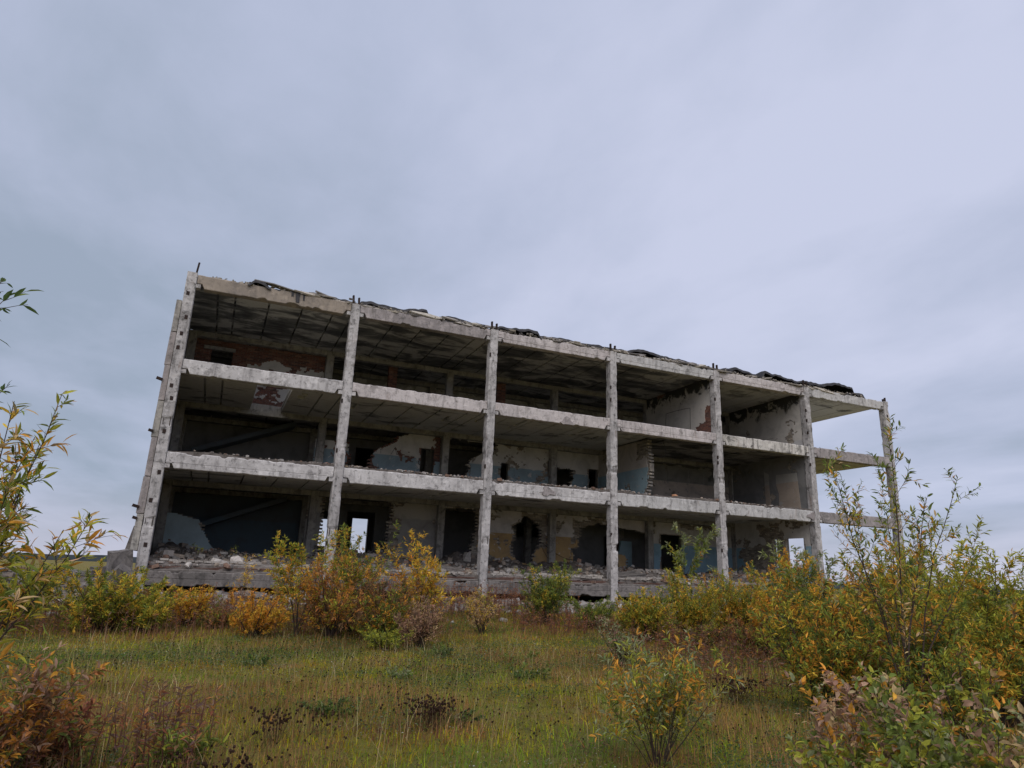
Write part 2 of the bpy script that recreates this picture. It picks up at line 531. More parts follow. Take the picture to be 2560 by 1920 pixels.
# ------------------------------------------------------------------ ground
def ground():
    xs = np.unique(np.concatenate([np.linspace(-14, 42, 141), np.linspace(-60, 100, 41), [-6000, -2500, -1000, -400, -150, 150, 250, 500, 1200, 2600, 6000]]))
    ys = np.unique(np.concatenate([np.linspace(-28, 2, 101), np.linspace(-45, 40, 35), [-6000, -2000, -500, -150, -70, 80, 160, 300, 600, 1200, 2600, 6000]]))
    X, Y = np.meshgrid(xs, ys, indexing='ij')
    Z = gh(X, Y)
    Z = Z - 0.16 * ((X > -0.5) & (X < 36) & (Y > -0.6) & (Y < 15))
    n, m = X.shape
    b = Buf()
    i = np.arange(n - 1)[:, None] * m + np.arange(m - 1)[None, :]
    b.add(np.stack([X, Y, Z], -1), np.stack([i, i + m, i + m + 1, i + 1], -1))
    mt, t, bs, o = newmat('meadow_soil')
    p = pos(t)
    c = ramp(t, noise(t, p, 0.8, 7, 0.6, 0.4), [(0.30, (0.115, 0.115, 0.022)), (0.48, (0.205, 0.175, 0.028)), (0.62, (0.235, 0.145, 0.045)), (0.75, (0.130, 0.160, 0.026))])
    c = mixc(t, ramp(t, noise(t, p, 9, 6, 0.7), [(0.45, 0.0), (0.70, 0.65)]), c, (0.055, 0.046, 0.024))
    t.links.new(c, bs.inputs['Base Color'])
    bump(t, bs, noise(t, p, 22, 5, 0.7), 0.9, 0.05)
    tag(b.obj('ground', mt, None, True), 'rough autumn meadow ground running to the horizon', None, None, 'structure')
    # far wooded plain along the horizon, distance haze put into its slate-blue colour
    b = Buf()
    mt = flat_mat('hazy_far_woods', (0.030, 0.040, 0.050), (0.055, 0.066, 0.075), 0.02, 0.95, 0.0)
    for R, h, sd in ((320, 1.5, 2), (600, 3.0, 5), (1500, 7.5, 8)):
        a = np.linspace(math.radians(-75), math.radians(110), 500)
        top = h * (0.55 + 0.6 * fbm(a * 26, a * 0 + sd, sd, 4)) + 0.4
        px, py = CAM[0] + R * np.sin(a), CAM[1] + R * np.cos(a)
        px2, py2 = CAM[0] + (R + 60) * np.sin(a), CAM[1] + (R + 60) * np.cos(a)
        k = np.arange(499)
        v = np.concatenate([np.stack([px, py, np.zeros_like(a)], 1), np.stack([px, py, top], 1), np.stack([px2, py2, top * 0.8], 1)])
        q = np.concatenate([np.stack([k, k + 1, 500 + k + 1, 500 + k], 1), np.stack([500 + k, 500 + k + 1, 1000 + k + 1, 1000 + k], 1)])
        b.add(v, q)
    tag(b.obj('hills', mt, None, True), 'low dark wooded ridge on the far horizon', None, None, 'structure')


ground()

# ------------------------------------------------------------------ the ruined building
B = tag(empty('ruined_building', (0, 0, 0)), 'three-storey ruined concrete frame building with open front and collapsed roof edge', 'building')
ZL = {'R': 11.29, 3: 8.03, 2: 4.67}        # undersides of the beams
ZT = {'R': 11.77, 3: 8.56, 2: 5.22}        # tops of the beams
SOF = {k: v + 0.22 for k, v in ZL.items()}  # undersides of the slabs
HW = 0.175


def chip_column(name, x, yf, yb, z0, z1, seed, mat, chips=1.0, joints=(), parent=B):
    """square post with knocked-off arrises; joints: heights where the splice has lost its cover"""
    rg = np.random.default_rng(seed)
    zs = np.arange(z0, z1 + 0.05, 0.10)
    zs[-1] = z1
    n = len(zs)
    bv = 0.018
    hx, cy, hy = HW, (yf + yb) / 2, (yb - yf) / 2
    base = np.array([[-hx + bv, -hy], [hx - bv, -hy], [hx, -hy + bv], [hx, hy - bv], [hx - bv, hy], [-hx + bv, hy], [-hx, hy - bv], [-hx, -hy + bv]])
    P = np.tile(base[None], (n, 1, 1))
    P += rg.normal(0, 0.0022, P.shape)
    pairs = [(7, 0), (1, 2), (3, 4), (5, 6)]
    for c, (a, b2) in enumerate(pairs):
        chip = np.zeros(n)
        m = 0
        while m < n:
            m += int(rg.exponential(5.5 / chips)) + 1
            ln = int(rg.integers(1, 5))
            chip[m:m + ln] = rg.uniform(0.012, 0.05) * chips * rg.uniform(0.75, 1.2, len(chip[m:m + ln]))
            m += ln
        for k in (a, b2):
            s = np.sign(base[k])
            if k in (0, 1, 4, 5):
                P[:, k, 0] -= s[0] * chip
                P[:, k, 1] -= s[1] * chip * 0.25
            else:
                P[:, k, 1] -= s[1] * chip
                P[:, k, 0] -= s[0] * chip * 0.25
    for zj in joints:
        wgt = ((zs > zj - 0.13) & (zs < zj + 0.13)).astype(float)[:, None, None]
        P *= (1 - 0.30 * wgt * (rg.random((1, 8, 1)) ** 1.5) * rg.uniform(0.75, 1.15, (n, 8, 1)))
    b = Buf()
    V = np.concatenate([P + np.array([x, cy]), np.repeat(zs[:, None, None], 8, 1)], -1)
    i = np.arange(n - 1)[:, None] * 8
    k = np.arange(8)[None]
    k2 = (k + 1) % 8
    q = np.stack([i + k, i + k2, i + 8 + k2, i + 8 + k], -1).reshape(-1, 4)
    top = (n - 1) * 8
    b.add(V.reshape(-1, 3), np.concatenate([q, [[top, top + 1, top + 2, top + 3], [top, top + 3, top + 4, top + 7], [top + 4, top + 5, top + 6, top + 7]]]))
    return b.obj(name, mat, parent)


def rough_beam(name, x0, x1, yf, yb, z0, z1, seed, mat, notch=True, rough=0.012, parent=B, groove=0):
    """long beam, ends stepped over the corbels, broken upper arris"""
    rg = np.random.default_rng(seed)
    n = max(4, int((x1 - x0) / 0.09))
    xs = np.linspace(x0, x1, n)
    bot = np.full(n, z0) + rg.normal(0, 0.002, n)
    if notch:
        e = (xs < x0 + 0.20) | (xs > x1 - 0.20)
        bot[e] = z0 + 0.182
    up = np.zeros(n)
    lo = np.zeros(n)
    for arr, pr in ((up, 9.0), (lo, 22.0)):
        m = 0
        while m < n:
            m += int(rg.exponential(pr)) + 1
            ln = int(rg.integers(1, 6))
            arr[m:m + ln] = rg.uniform(0.01, 0.045) * (rough / 0.012) * rg.uniform(0.5, 1.2, len(arr[m:m + ln]))
            m += ln
    if notch:
        lo[e] = 0
    top = z1 - np.minimum(up, 0.10) + rg.normal(0, rough * 0.2, n)
    rows = [(yf + 0.012, bot + lo), (yf, bot + 0.02 + lo)]
    if groove:
        for g in range(groove):
            zg = z0 + (z1 - z0) * (g + 1) / (groove + 1)
            rows += [(yf, np.full(n, zg - 0.012)), (yf + 0.014, np.full(n, zg - 0.004)), (yf + 0.014, np.full(n, zg + 0.004)), (yf, np.full(n, zg + 0.012))]
    rows += [(yf + rg.normal(0, 0.004, n), (bot + z1) / 2 + (0.07 if groove == 1 else 0)), (yf, top - 0.03), (yf + 0.02, top), (yb, top + rg.normal(0, 0.003, n)), (yb, bot)]
    r = len(rows)
    V = np.zeros((r, n, 3))
    for k, (yy, zz) in enumerate(rows):
        V[k, :, 0] = xs
        V[k, :, 1] = yy
        V[k, :, 2] = zz
    b = Buf()
    kk = np.arange(r)[:, None] * n
    k2 = (np.arange(r)[:, None] + 1) % r * n
    j = np.arange(n - 1)[None]
    q = np.stack([kk + j, kk + j + 1, k2 + j + 1, k2 + j], -1).reshape(-1, 4)[:, ::-1]
    b.add(V.reshape(-1, 3), q)
    for e in (0, n - 1):
        b.add(V[:, e], None, [[0, a, a + 1] for a in range(1, r - 1)])
    return b.obj(name, mat, parent)


# front columns, with corbels, steel plates and the bars that stick out on top
fc = []
for i in range(7):
    x = 6.0 * i
    yf = -0.05
    zt = 11.78 if i else 11.86
    c = chip_column('column', x, yf, 0.35, 0.55, zt, 100 + i * 7, M['column'], 0.8 if i else 0.4, (2.85, 6.25))
    fc.append(c)
    for lev in ('R', 3, 2):
        for s in (-1, 1):
            if (i == 0 and s < 0) or (i == 6 and s > 0):
                continue
            b = Buf()
            xa = x + s * HW
            b.boxes([[xa + s * 0.075, 0.13, ZL[lev] + 0.072]], [0.08, 0.16, 0.072], None, None, 0.05)
            b.obj('corbel', M['column'], c)
    rg = np.random.default_rng(40 + i)
    # cast-in steel plates and pockets on the visible faces
    zlist = [2.05, 3.45, 4.45, 5.9, 7.05, 7.6, 8.9, 9.55, 10.15, 10.95] if i in (0, 6) else list(rg.choice([3.2, 3.75, 7.2, 9.2, 9.9, 10.4, 5.7, 2.2, 7.6], int(rg.integers(2, 5)), False) + rg.uniform(-0.25, 0.25))
    for z in zlist:
        b = Buf()
        zz = z + rg.uniform(-0.1, 0.1)
        if i in (0, 6):
            b.boxes([[x + rg.uniform(-0.06, 0.06), yf - 0.002, zz]], [0.055, 0.010, 0.075], None, None, 0.12)
        else:
            b.boxes([[x - HW - 0.001 + 0.02, yf + 0.03, zz]], [0.028, 0.036, 0.085], None, None, 0.12)
        b.obj('steel_plate', M['steel'], c)
    for zj in (2.85, 6.25):
        for s in (-1, 1):
            b = Buf()
            b.tube([[x + s * 0.11, yf + 0.035, zj - 0.20], [x + s * 0.105, yf + 0.02, zj], [x + s * 0.11, yf + 0.035, zj + 0.20]], 0.013, 0.013, 5)
            b.obj('steel_bar', M['steel'], c)
    stubs = {0: [(0.13, 0.52)], 6: [(-0.10, 0.22), (0.06, 0.32)]}.get(i, [(-0.11, 0.46), (0.11, 0.40)])
    for dx, h in stubs:
        b = Buf()
        b.boxes([[x + dx, 0.05, zt + h / 2 - 0.08]], [0.030, 0.045, h / 2], rotm([rg.normal(0, .05)], [rg.normal(0, .06)], [0.2]), None)
        b.obj('steel_stub', M['steel'], c)

# beams along the front
BMAT = {('R', 0): 'beam_tan', ('R', 1): 'beam_grey', ('R', 2): 'beam_pink', ('R', 3): 'beam_smooth', ('R', 4): 'beam_pink', ('R', 5): 'beam_smooth', (3, 0): 'beam_speck', (3, 1): 'beam_pink', (3, 2): 'beam_pink', (3, 3): 'beam_pink',
        (3, 4): 'beam_streak', (3, 5): 'beam_grey', (2, 0): 'beam_speck', (2, 1): 'beam_speck', (2, 2): 'beam_speck', (2, 3): 'beam_smooth', (2, 4): 'beam_smooth', (2, 5): 'beam_grey'}
for k in range(6):
    for lev in ('R', 3, 2):
        m = M[BMAT[(lev, k)]]
        gro = 2 if (lev, k) in ((2, 0), (3, 3), (2, 2), ('R', 2), ('R', 3), ('R', 4)) else 0
        rough_beam('beam', 6 * k + HW + 0.012, 6 * k + 6 - HW - 0.012, 0.0, 0.30, ZL[lev], ZT[lev] + (0.04 if lev == 'R' and k == 0 else 0), 300 + 10 * k + (0 if lev == 'R' else lev), m,
                   True, 0.020 if lev in (2, 'R') else 0.010, B, gro)
    if k < 5:
        rough_beam('plinth_beam', 6 * k + HW + 0.02, 6 * k + 6 - HW - 0.02, 0.0, 0.32, 0.82, 1.29, 400 + k, M['plinth'], False, 0.024, B, 1)
# broken concrete patch on the middle-floor beams
for cx, cz, r, lev in ((14.75, 5.0, 0.30, 2), (35.0 - 5.35, 4.95, 0.28, 2), (15.6, 8.14, 0.28, 3)):
    b = Buf()
    a = np.linspace(0, 2 * np.pi, 11, endpoint=False)
    rr = r * (1 + 0.35 * np.sin(a * 3 + cx)) * (0.9 + 0.2 * vn(a * 3, a * 0, 4))
    b.prism(np.stack([cx + rr * np.cos(a), cz + rr * np.sin(a) * 0.62], 1), -0.045, 0.02, 1)
    tag(b.obj('patch', M['beam_grey'], B), 'cracked grey mortar patch')

# second and third rows of columns and beams
for i in range(6):
    for (yf, yb) in ((5.85, 6.19), (8.80, 9.10)):
        if i == 5 and yf > 6:
            continue
        chip_column('column', 6.0 * i, yf, yb, 0.4, 11.5, 500 + i * 3 + int(yf), M['inner'], 0.5)
for k in range(5):
    for lev in ('R', 3, 2):
        for yf in (5.86, 8.82):
            rough_beam('beam', 6 * k + HW + 0.01, 6 * k + 6 - HW - 0.01, yf, yf + 0.30, ZL[lev], ZT[lev] - 0.02, 600 + k * 10 + int(yf), M['inner'], False, 0.010)
rough_beam('beam', 5 * 6 + 0.2, 36 - 0.2, 5.86, 6.1, ZL['R'] + 0.2, ZT['R'] - 0.02, 655, M['inner'], False, 0.01)

# floor panels: hollow-core planks lying side by side, their joints open
JT = {0: [-0.2, 0.92, 1.55, 2.80, 4.05, 5.25, 6.0], 1: [6.0, 7.74, 8.98, 10.22, 11.40, 12.0], 2: [12.0, 13.3, 14.5, 15.7, 16.9, 18.0],
      3: [18.0, 19.72, 20.90, 22.40, 24.0], 4: [24.0, 25.3, 26.5, 27.7, 28.9, 30.0], 5: [30.0, 31.2, 32.4, 33.66, 34.98, 36.0]}


def panel(x0, x1, y0, y1, z, mat, slots=(), th=0.22):
    b = Buf()
    x0 += 0.001
    x1 -= 0.001
    if not slots:
        # chamfered underside edges show as open joints
        poly = [(x0, z + 0.12), (x0 + 0.03, z + 0.12), (x0 + 0.035, z), (x1 - 0.035, z), (x1 - 0.03, z + 0.12), (x1, z + 0.12), (x1, z + th), (x0, z + th)]
        b.prism(poly, y0, y1, 1)
    else:
        d = 0.13
        b.box(x0, x1, y0, y1, z + d, z + th)
        x0 += 0.03
        x1 -= 0.03
        ys = sorted({y0, y1, *[s[2] for s in slots], *[s[3] for s in slots]})
        for ya, yb in zip(ys[:-1], ys[1:]):
            xs = [x0]
            for s in slots:
                if s[2] <= ya + 1e-6 and s[3] >= yb - 1e-6:
                    xs += [s[0], s[1]]
            xs.append(x1)
            for q in range(0, len(xs), 2):
                if xs[q + 1] - xs[q] > 0.01:
                    b.box(xs[q], xs[q + 1], ya, yb, z, z + d)
    return b.obj('floor_panel', mat, B)


rg = np.random.default_rng(5)
for lev in ('R', 3, 2):
    for k in range(6):
        if k == 5 and lev == 2:
            continue
        js = JT[k]
        for x0, x1 in zip(js[:-1], js[1:]):
            if lev == 3 and k == 0 and 2.7 < x0 < 2.9:
                continue                                   # the missing plank
            if lev == 'R':
                mt = M['ceil_roof'] if k < 4 else M['ceil_clean']
            elif lev == 3:
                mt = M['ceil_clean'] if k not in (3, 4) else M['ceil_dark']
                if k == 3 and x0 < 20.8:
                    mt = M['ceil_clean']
            else:
                mt = M['ceil_clean']
            slots = []
            if lev != 'R' and k in (0, 1, 2, 3, 4) and rg.random() < (0.62 if lev == 2 else 0.5) and x1 - x0 > 0.9 and not (lev == 3 and k == 0 and x0 < 3.9):
                cx = x0 + rg.uniform(0.25, 0.75) * (x1 - x0)
                ya = rg.uniform(0.7, 2.6)
                slots = [(cx - 0.08, cx + 0.08, ya, ya + rg.uniform(0.7, 1.6))]
                if rg.random() < 0.4:
                    ya = slots[0][3] + rg.uniform(0.15, 0.4)
                    slots.append((cx - 0.08, cx + 0.08, ya, min(5.6, ya + rg.uniform(0.5, 1.1))))
            if lev == 3 and k == 0 and 4.0 < x0 < 4.1:
                slots = [(4.50, 4.75, 1.55, 1.85), (4.42, 4.70, 2.05, 2.55)]
            panel(x0, x1, 0.302, 5.855, SOF[lev] + rg.normal(0, 0.004), mt, slots)
    for k in range(5):
        for q in range(5):
            x0 = 6 * k + q * 1.2
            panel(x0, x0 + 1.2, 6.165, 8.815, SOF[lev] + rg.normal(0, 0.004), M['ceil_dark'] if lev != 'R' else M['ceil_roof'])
        b = Buf()
        b.box(6 * k + 0.005, 6 * k + 5.995, 9.125, 15.0, SOF[lev], SOF[lev] + 0.22)
        b.obj('floor_panel', M['ceil_dark'], B)

# ------------------------------------------------------------------ walls
RED = np.array([[0.235, 0.110, 0.082], [0.19, 0.095, 0.075], [0.26, 0.145, 0.110], [0.16, 0.095, 0.082]])
GREY = np.array([[0.36, 0.31, 0.25], [0.30, 0.265, 0.22], [0.40, 0.35, 0.29], [0.26, 0.23, 0.20]])
NBRICK = [0]
BRICKME = {}
BRICKCAND = []


def wall(name, u0, u1, z0, z1, face, axis='y', thick=0.25, holes=(), bare=(), barefrac=0.12, mat=None, bricks='grey', seed=1, label=None, keepbare=False, sharp=()):
    """brick wall in plane y=face (axis 'y', front towards -Y) or x=face (axis 'x', front towards -X).
    holes are ragged, sharp are clean openings; bare are areas that lost their plaster."""
    rg = np.random.default_rng(seed)
    BL, BH = 0.262, 0.078
    pal = GREY if bricks == 'grey' else RED

    def w3(u, d, z):
        u, d, z = np.broadcast_arrays(np.asarray(u, float), np.asarray(d, float), np.asarray(z, float))
        return np.stack([u, face + d, z], -1) if axis == 'y' else np.stack([face + d, u, z], -1)

    def hole(u, z, warp):
        uu = u + warp * (fbm(u * 2.3, z * 2.3, seed + 1, 3) - 0.5) * 2
        zz = z + warp * (fbm(u * 2.3, z * 2.3, seed + 2, 3) - 0.5) * 2
        r = np.zeros(np.shape(u), bool)
        for h in holes:
            r |= inpoly(uu, zz, h)
        for h in sharp:
            r |= (u > h[0]) & (u < h[1]) & (z > h[2]) & (z < h[3])
        return r

    nz = int(math.ceil((z1 - z0) / BH))
    root = Buf()
    bc, bcol = [], []
    for r in range(nz):
        za, zb = z0 + r * BH, min(z0 + (r + 1) * BH, z1)
        zm = (za + zb) / 2
        us = np.arange(u0 - (BL / 2 if r % 2 else 0), u1, BL)
        ua, ub = np.maximum(us, u0), np.minimum(us + BL, u1)
        ok = (ub - ua) > 0.03
        ua, ub = ua[ok], ub[ok]
        keep = ~hole((ua + ub) / 2, np.full(len(ua), zm), 0.10)
        for h in sharp:
            if h[2] < zm < h[3]:
                a = (ub > h[0]) & (ua < h[0])
                ub = np.where(a, np.minimum(ub, h[0]), ub)
                a = (ua < h[1]) & (ub > h[1])
                ua = np.where(a, np.maximum(ua, h[1]), ua)
                keep |= ((ub <= h[0] + 1e-6) & (ub > h[0] - 0.26)) | ((ua >= h[1] - 1e-6) & (ua < h[1] + 0.26))
        keep &= (ub - ua) > 0.02
        # runs of kept bricks become one mortar-bedded core box
        k = 0
        while k < len(ua):
            if not keep[k]:
                k += 1
                continue
            j = k
            while j + 1 < len(ua) and keep[j + 1] and ua[j + 1] - ub[j] < 0.01:
                j += 1
            a, bb = ua[k] + 0.008, ub[j] - 0.008
            if bb > a:
                p = w3((a + bb) / 2, thick / 2 + 0.006, zm)
                hs = [(bb - a) / 2, thick / 2 - 0.006, (zb - za) / 2 + 0.0005]
                root.boxes([p], hs if axis == 'y' else [hs[1], hs[0], hs[2]])
            k = j + 1
        um = (ua + ub) / 2
        # which bricks show: no plaster here, or at the edge of a hole
        for a, bb, kp, u in zip(ua, ub, keep, um):
            if kp:
                bc.append((a, bb, za, zb))
    bc = np.array(bc)
    core = root.obj(name, M['mortar'], B)
    if label:
        core['label'] = label
    # plaster sheet on a fine grid, ragged where it has fallen off
    g = 0.05
    uu = np.arange(u0, u1 - 1e-6, g)
    zz = np.arange(z0, z1 - 1e-6, g)
    U, Z = np.meshgrid(uu + g / 2, zz + g / 2, indexing='ij')
    wu = U + 0.42 * (fbm(U * 1.5, Z * 1.5, seed + 5, 4) - 0.5) + 0.22 * (vn(U * 6.5, Z * 8, seed + 15) - 0.5)
    wz = Z + 0.42 * (fbm(U * 1.5, Z * 1.5, seed + 6, 4) - 0.5) + 0.22 * (vn(U * 6.5, Z * 8, seed + 16) - 0.5)
    pl = ~hole(U, Z, 0.10)
    # lose plaster near ragged holes
    for du in (-0.16, 0.16):
        m = hole(U + du * (0.3 + fbm(U * 2, Z * 2, seed + 8, 3)), Z, 0.10)
        pl &= ~(m & (fbm(U * 3, Z * 3, seed + 9, 3) > 0.42))
    for h in bare:
        pl &= ~inpoly(wu, wz, h)
    thr = 0.5 + 0.5 * (0.5 - barefrac) * 0.72
    pl &= (fbm(U * 0.9, Z * 1.3, seed + 11, 5) * 0.85 + 0.15 * vn(U * 7, Z * 9, seed + 12)) < thr
    if keepbare:
        pl &= False
    lab = np.zeros(pl.shape, int)
    sizes = [0]
    for i0, j0 in zip(*np.where(pl)):
        if lab[i0, j0]:
            continue
        cur = len(sizes)
        sizes.append(0)
        st = [(i0, j0)]
        lab[i0, j0] = cur
        while st:
            i, j = st.pop()
            sizes[cur] += 1
            for i2, j2 in ((i + 1, j), (i - 1, j), (i, j + 1), (i, j - 1)):
                if 0 <= i2 < pl.shape[0] and 0 <= j2 < pl.shape[1] and pl[i2, j2] and not lab[i2, j2]:
                    lab[i2, j2] = cur
                    st.append((i2, j2))
    runs = {}
    for r in range(len(zz)):
        row = lab[:, r]
        cut = np.where(np.diff(row) != 0)[0] + 1
        for a, e in zip(np.concatenate([[0], cut]), np.concatenate([cut, [len(row)]])):
            if row[a] == 0:
                continue
            ua, ub = uu[a] + rg.uniform(-.012, .012), uu[e - 1] + g + rg.uniform(-.012, .012)
            h = [(ub - ua) / 2, 0.012, g / 2 + 0.0003]
            key = int(row[a]) if sizes[row[a]] > 120 else 0
            runs.setdefault(key, []).append((w3((ua + ub) / 2, -0.009, zz[r] + g / 2), h if axis == 'y' else [h[1], h[0], h[2]]))
    for key, L in runs.items():
        pb = Buf()
        pb.boxes(np.array([a[0] for a in L]), np.array([a[1] for a in L]))
        o = pb.obj('plaster' if key else 'plaster_scraps', mat or M['pl_grey'], core)
        if not key:
            o['kind'] = 'stuff'
    # bricks that show
    if len(bc):
        um, zm = (bc[:, 0] + bc[:, 1]) / 2, (bc[:, 2] + bc[:, 3]) / 2
        iu = np.clip(((um - u0) / g).astype(int), 0, len(uu) - 1)
        iz = np.clip(((zm - z0) / g).astype(int), 0, len(zz) - 1)
        show = ~pl[iu, iz]
        for du in (-0.12, 0.12):
            i2 = np.clip(((um + du - u0) / g).astype(int), 0, len(uu) - 1)
            show |= ~pl[i2, iz]
        e = bc[show]
        if len(e):
            cc = pal[rg.integers(0, len(pal), len(e))] * rg.uniform(0.75, 1.2, (len(e), 1))
            dd = rg.uniform(-0.008, 0.004, len(e))
            P = w3((e[:, 0] + e[:, 1]) / 2, 0.055 + dd, (e[:, 2] + e[:, 3]) / 2)
            H = np.stack([(e[:, 1] - e[:, 0]) / 2 - 0.005, np.full(len(e), 0.055), (e[:, 3] - e[:, 2]) / 2 - 0.005], 1)
            full = (e[:, 1] - e[:, 0]) > BL - 0.01
            for k in range(len(e)):
                BRICKCAND.append((np.linalg.norm(P[k] - CAM) * (1 if z1 < 5 else 1.15), core, P[k], full[k] and (e[k, 3] - e[k, 2]) > BH - 0.002, H[k] if axis == 'y' else H[k][[1, 0, 2]], cc[k], axis))
    return core


def finish_bricks():
    """the nearest exposed bricks are objects of their own, the rest one mesh per wall"""
    BRICKCAND.sort(key=lambda a: a[0])
    rest = {}
    n = 0
    for d, core, p, full, h, c, ax in BRICKCAND:
        if full and n < 290:
            key = (ax, n % 6, c[0] > c[2] * 2)
            if key not in BRICKME:
                b = Buf()
                rr = np.random.default_rng(n)
                b.boxes([[0, 0, 0]], h, None, np.array([c]), 0.05, rr)
                me = b.mesh('brick')
                me.materials.append(M['brick'])
                BRICKME[key] = me
            o = link('brick', BRICKME[key], core)
            o.location = p
            n += 1
        else:
            rest.setdefault(core.name, (core, []))[1].append((p, h, c))
    for core, L in rest.values():
        b = Buf()
        b.boxes(np.array([a[0] for a in L]), np.array([a[1] for a in L]), None, np.array([a[2] for a in L]), 0.04, np.random.default_rng(3))
        tag(b.obj('brickwork', M['brick'], core), None, None, None, 'stuff')


F1, F2, F3 = 1.35, 5.20, 8.50
# ground floor, second row
wall('wall', -0.15, 5.30, F1, 4.66, 6.20, holes=[[(-0.4, 3.58), (0.8, 3.5), (1.5, 3.3), (1.68, 2.9), (1.9, 2.45), (2.4, 2.1), (2.7, 1.2), (5.6, 1.2), (5.6, 4.9), (-0.4, 4.9)]],
     mat=M['pl_blueonly'], barefrac=-0.4, seed=11)
wall('wall', 5.75, 11.82, F1, 4.66, 6.20, holes=[[(6.46, 1), (6.46, 4.9), (9.5, 4.9), (9.62, 4.2), (9.45, 3.4), (9.55, 2.2), (9.6, 1)]],
     mat=M['pl_grey'], barefrac=0.12, seed=12, bare=[[(9.3, 1.3), (9.3, 3.9), (10.0, 3.9), (10.0, 1.3)]])
wall('wall', 12.16, 17.82, F1, 4.66, 6.20, holes=[[(12.0, 1), (12.0, 4.62), (13.75, 4.62), (13.95, 4.0), (13.8, 3.2), (13.6, 2.6), (13.5, 1)],
     [(15.95, 4.0), (16.3, 4.15), (16.5, 4.45), (17.2, 4.2), (17.5, 3.8), (17.45, 3.2), (17.1, 2.6), (16.9, 2.15), (16.3, 2.1), (16.0, 2.5), (15.85, 2.9), (16.0, 3.4)]],
     mat=M['pl_ochre'], barefrac=0.10, seed=13, bare=[[(16.3, 4.7), (16.4, 4.2), (17.1, 3.9), (17.25, 2.9), (17.9, 2.9), (17.9, 4.7)], [(13.6, 4.7), (13.6, 1.3), (14.0, 1.3), (14.15, 4.7)]])
wall('wall', 18.16, 23.97, F1, 4.66, 6.20, holes=[[(19.74, 4.05), (20.3, 4.25), (20.9, 4.35), (22.3, 4.22), (23.9, 4.0), (24.2, 4.0), (24.2, 1.2), (22.9, 1.2), (22.75, 2.1), (22.5, 2.75), (22.0, 2.8), (21.9, 1.2), (19.6, 1.2), (19.35, 2.5), (19.35, 3.0), (19.7, 3.1)]],
     mat=M['pl_ochre'], barefrac=0.12, seed=14, bare=[[(18.3, 4.3), (18.9, 4.3), (18.6, 3.7), (18.2, 3.6)], [(19.2, 4.5), (19.3, 3.3), (20.2, 4.0), (22.0, 4.25), (22.0, 4.5)]])
wall('wall', 23.98, 29.85, F1, 4.66, 6.20, sharp=[(24.9, 26.27, 1.0, 4.03)], mat=M['pl_blue1'], barefrac=0.06, seed=15, bare=[[(26.3, 4.7), (26.3, 4.45), (28.5, 4.4), (28.5, 4.7)]])
# middle floor
wall('wall', 5.78, 11.82, F2, 8.02, 6.20, holes=[[(7.3, 5.0), (7.3, 7.27), (5.6, 7.3), (5.6, 8.3), (10.0, 8.3), (10.15, 8.0), (9.6, 7.75), (8.85, 7.2), (8.55, 6.9), (8.35, 6.6), (8.3, 5.0)]], sharp=[(10.85, 11.52, 5.0, 7.42)],
     mat=M['pl_white'], barefrac=0.08, seed=21, bricks='red', bare=[[(11.5, 8.1), (11.4, 6.75), (11.9, 6.75), (11.9, 8.1)], [(8.3, 5.9), (8.3, 6.5), (8.7, 6.4), (8.55, 5.9)]])
wall('wall', 12.16, 17.82, F2, 8.02, 6.20, holes=[[(12.0, 5), (12.0, 8.0), (14.9, 8.0), (14.6, 7.6), (14.1, 7.42), (13.6, 7.2), (13.31, 6.96), (13.31, 5)]], sharp=[(15.1, 15.52, 5.0, 7.1)],
     mat=M['pl_white'], barefrac=0.08, seed=22)
wall('wall', 18.16, 23.82, F2, 8.02, 6.20, holes=[[(18.0, 5), (18.0, 7.14), (19.3, 7.1), (19.32, 6.6), (19.1, 6.5), (19.1, 5)]], sharp=[(20.29, 20.84, 5.0, 7.23)],
     mat=M['pl_white'], barefrac=0.05, seed=23)
wall('wall', 24.16, 29.85, F2, 8.02, 6.20, mat=M['pl_beige'], barefrac=0.02, seed=24)
# top floor
wall('wall', -0.15, 5.82, F3, 11.28, 6.20, holes=[[(0.47, 10.43), (0.70, 10.80), (1.2, 10.80), (1.2, 9.9), (0.75, 9.9)]], sharp=[(0.85, 1.73, 9.8, 10.81)], bare=[[(-1, 9.9), (-1, 12), (7, 12), (7, 10.5), (5.0, 10.4), (4.4, 10.9), (3.4, 10.7), (2.6, 10.45), (2.0, 10.0)], [(3.3, 10.3), (3.3, 9.2), (4.4, 9.4), (4.6, 10.3)], [(2.0, 8.3), (2.0, 8.85), (3.2, 9.0), (3.6, 8.75), (5.5, 9.0), (5.5, 8.3)]],
     mat=M['pl_white'], bricks='red', barefrac=0.22, seed=31, label='bare red brick wall with plaster remnants')
wall('wall', 7.2, 29.85, F3, 11.45, 9.12, mat=M['pl_corr'], barefrac=0.05, seed=32)
# cross walls
wall('wall', 0.40, 6.19, F3, 11.50, 23.90, 'x', mat=M['pl_room'], bricks='red', barefrac=0.02, seed=41, bare=[[(1.75, 8.4), (1.55, 9.15), (0.95, 9.35), (0.75, 10.0), (0.3, 10.1), (0.3, 8.4)]])
wall('wall', 0.40, 15.0, F3, 11.56, 29.90, 'x', mat=M['pl_room'], barefrac=0.01, seed=42)
wall('wall', 0.40, 15.0, F2, 8.30, 29.90, 'x', mat=M['pl_dark'], barefrac=0.03, seed=43)
wall('wall', 0.40, 15.0, F1, 4.95, 29.90, 'x', mat=M['pl_blue1'], barefrac=0.20, seed=44, sharp=[(0.88, 2.11, 2.43, 3.92), (2.75, 3.02, 2.43, 3.92)], bare=[[(2.3, 4.3), (4.2, 4.7), (4.0, 4.2), (3.6, 3.8), (5.6, 3.4), (5.7, 2.9), (4.5, 2.5), (2.0, 2.3)]])
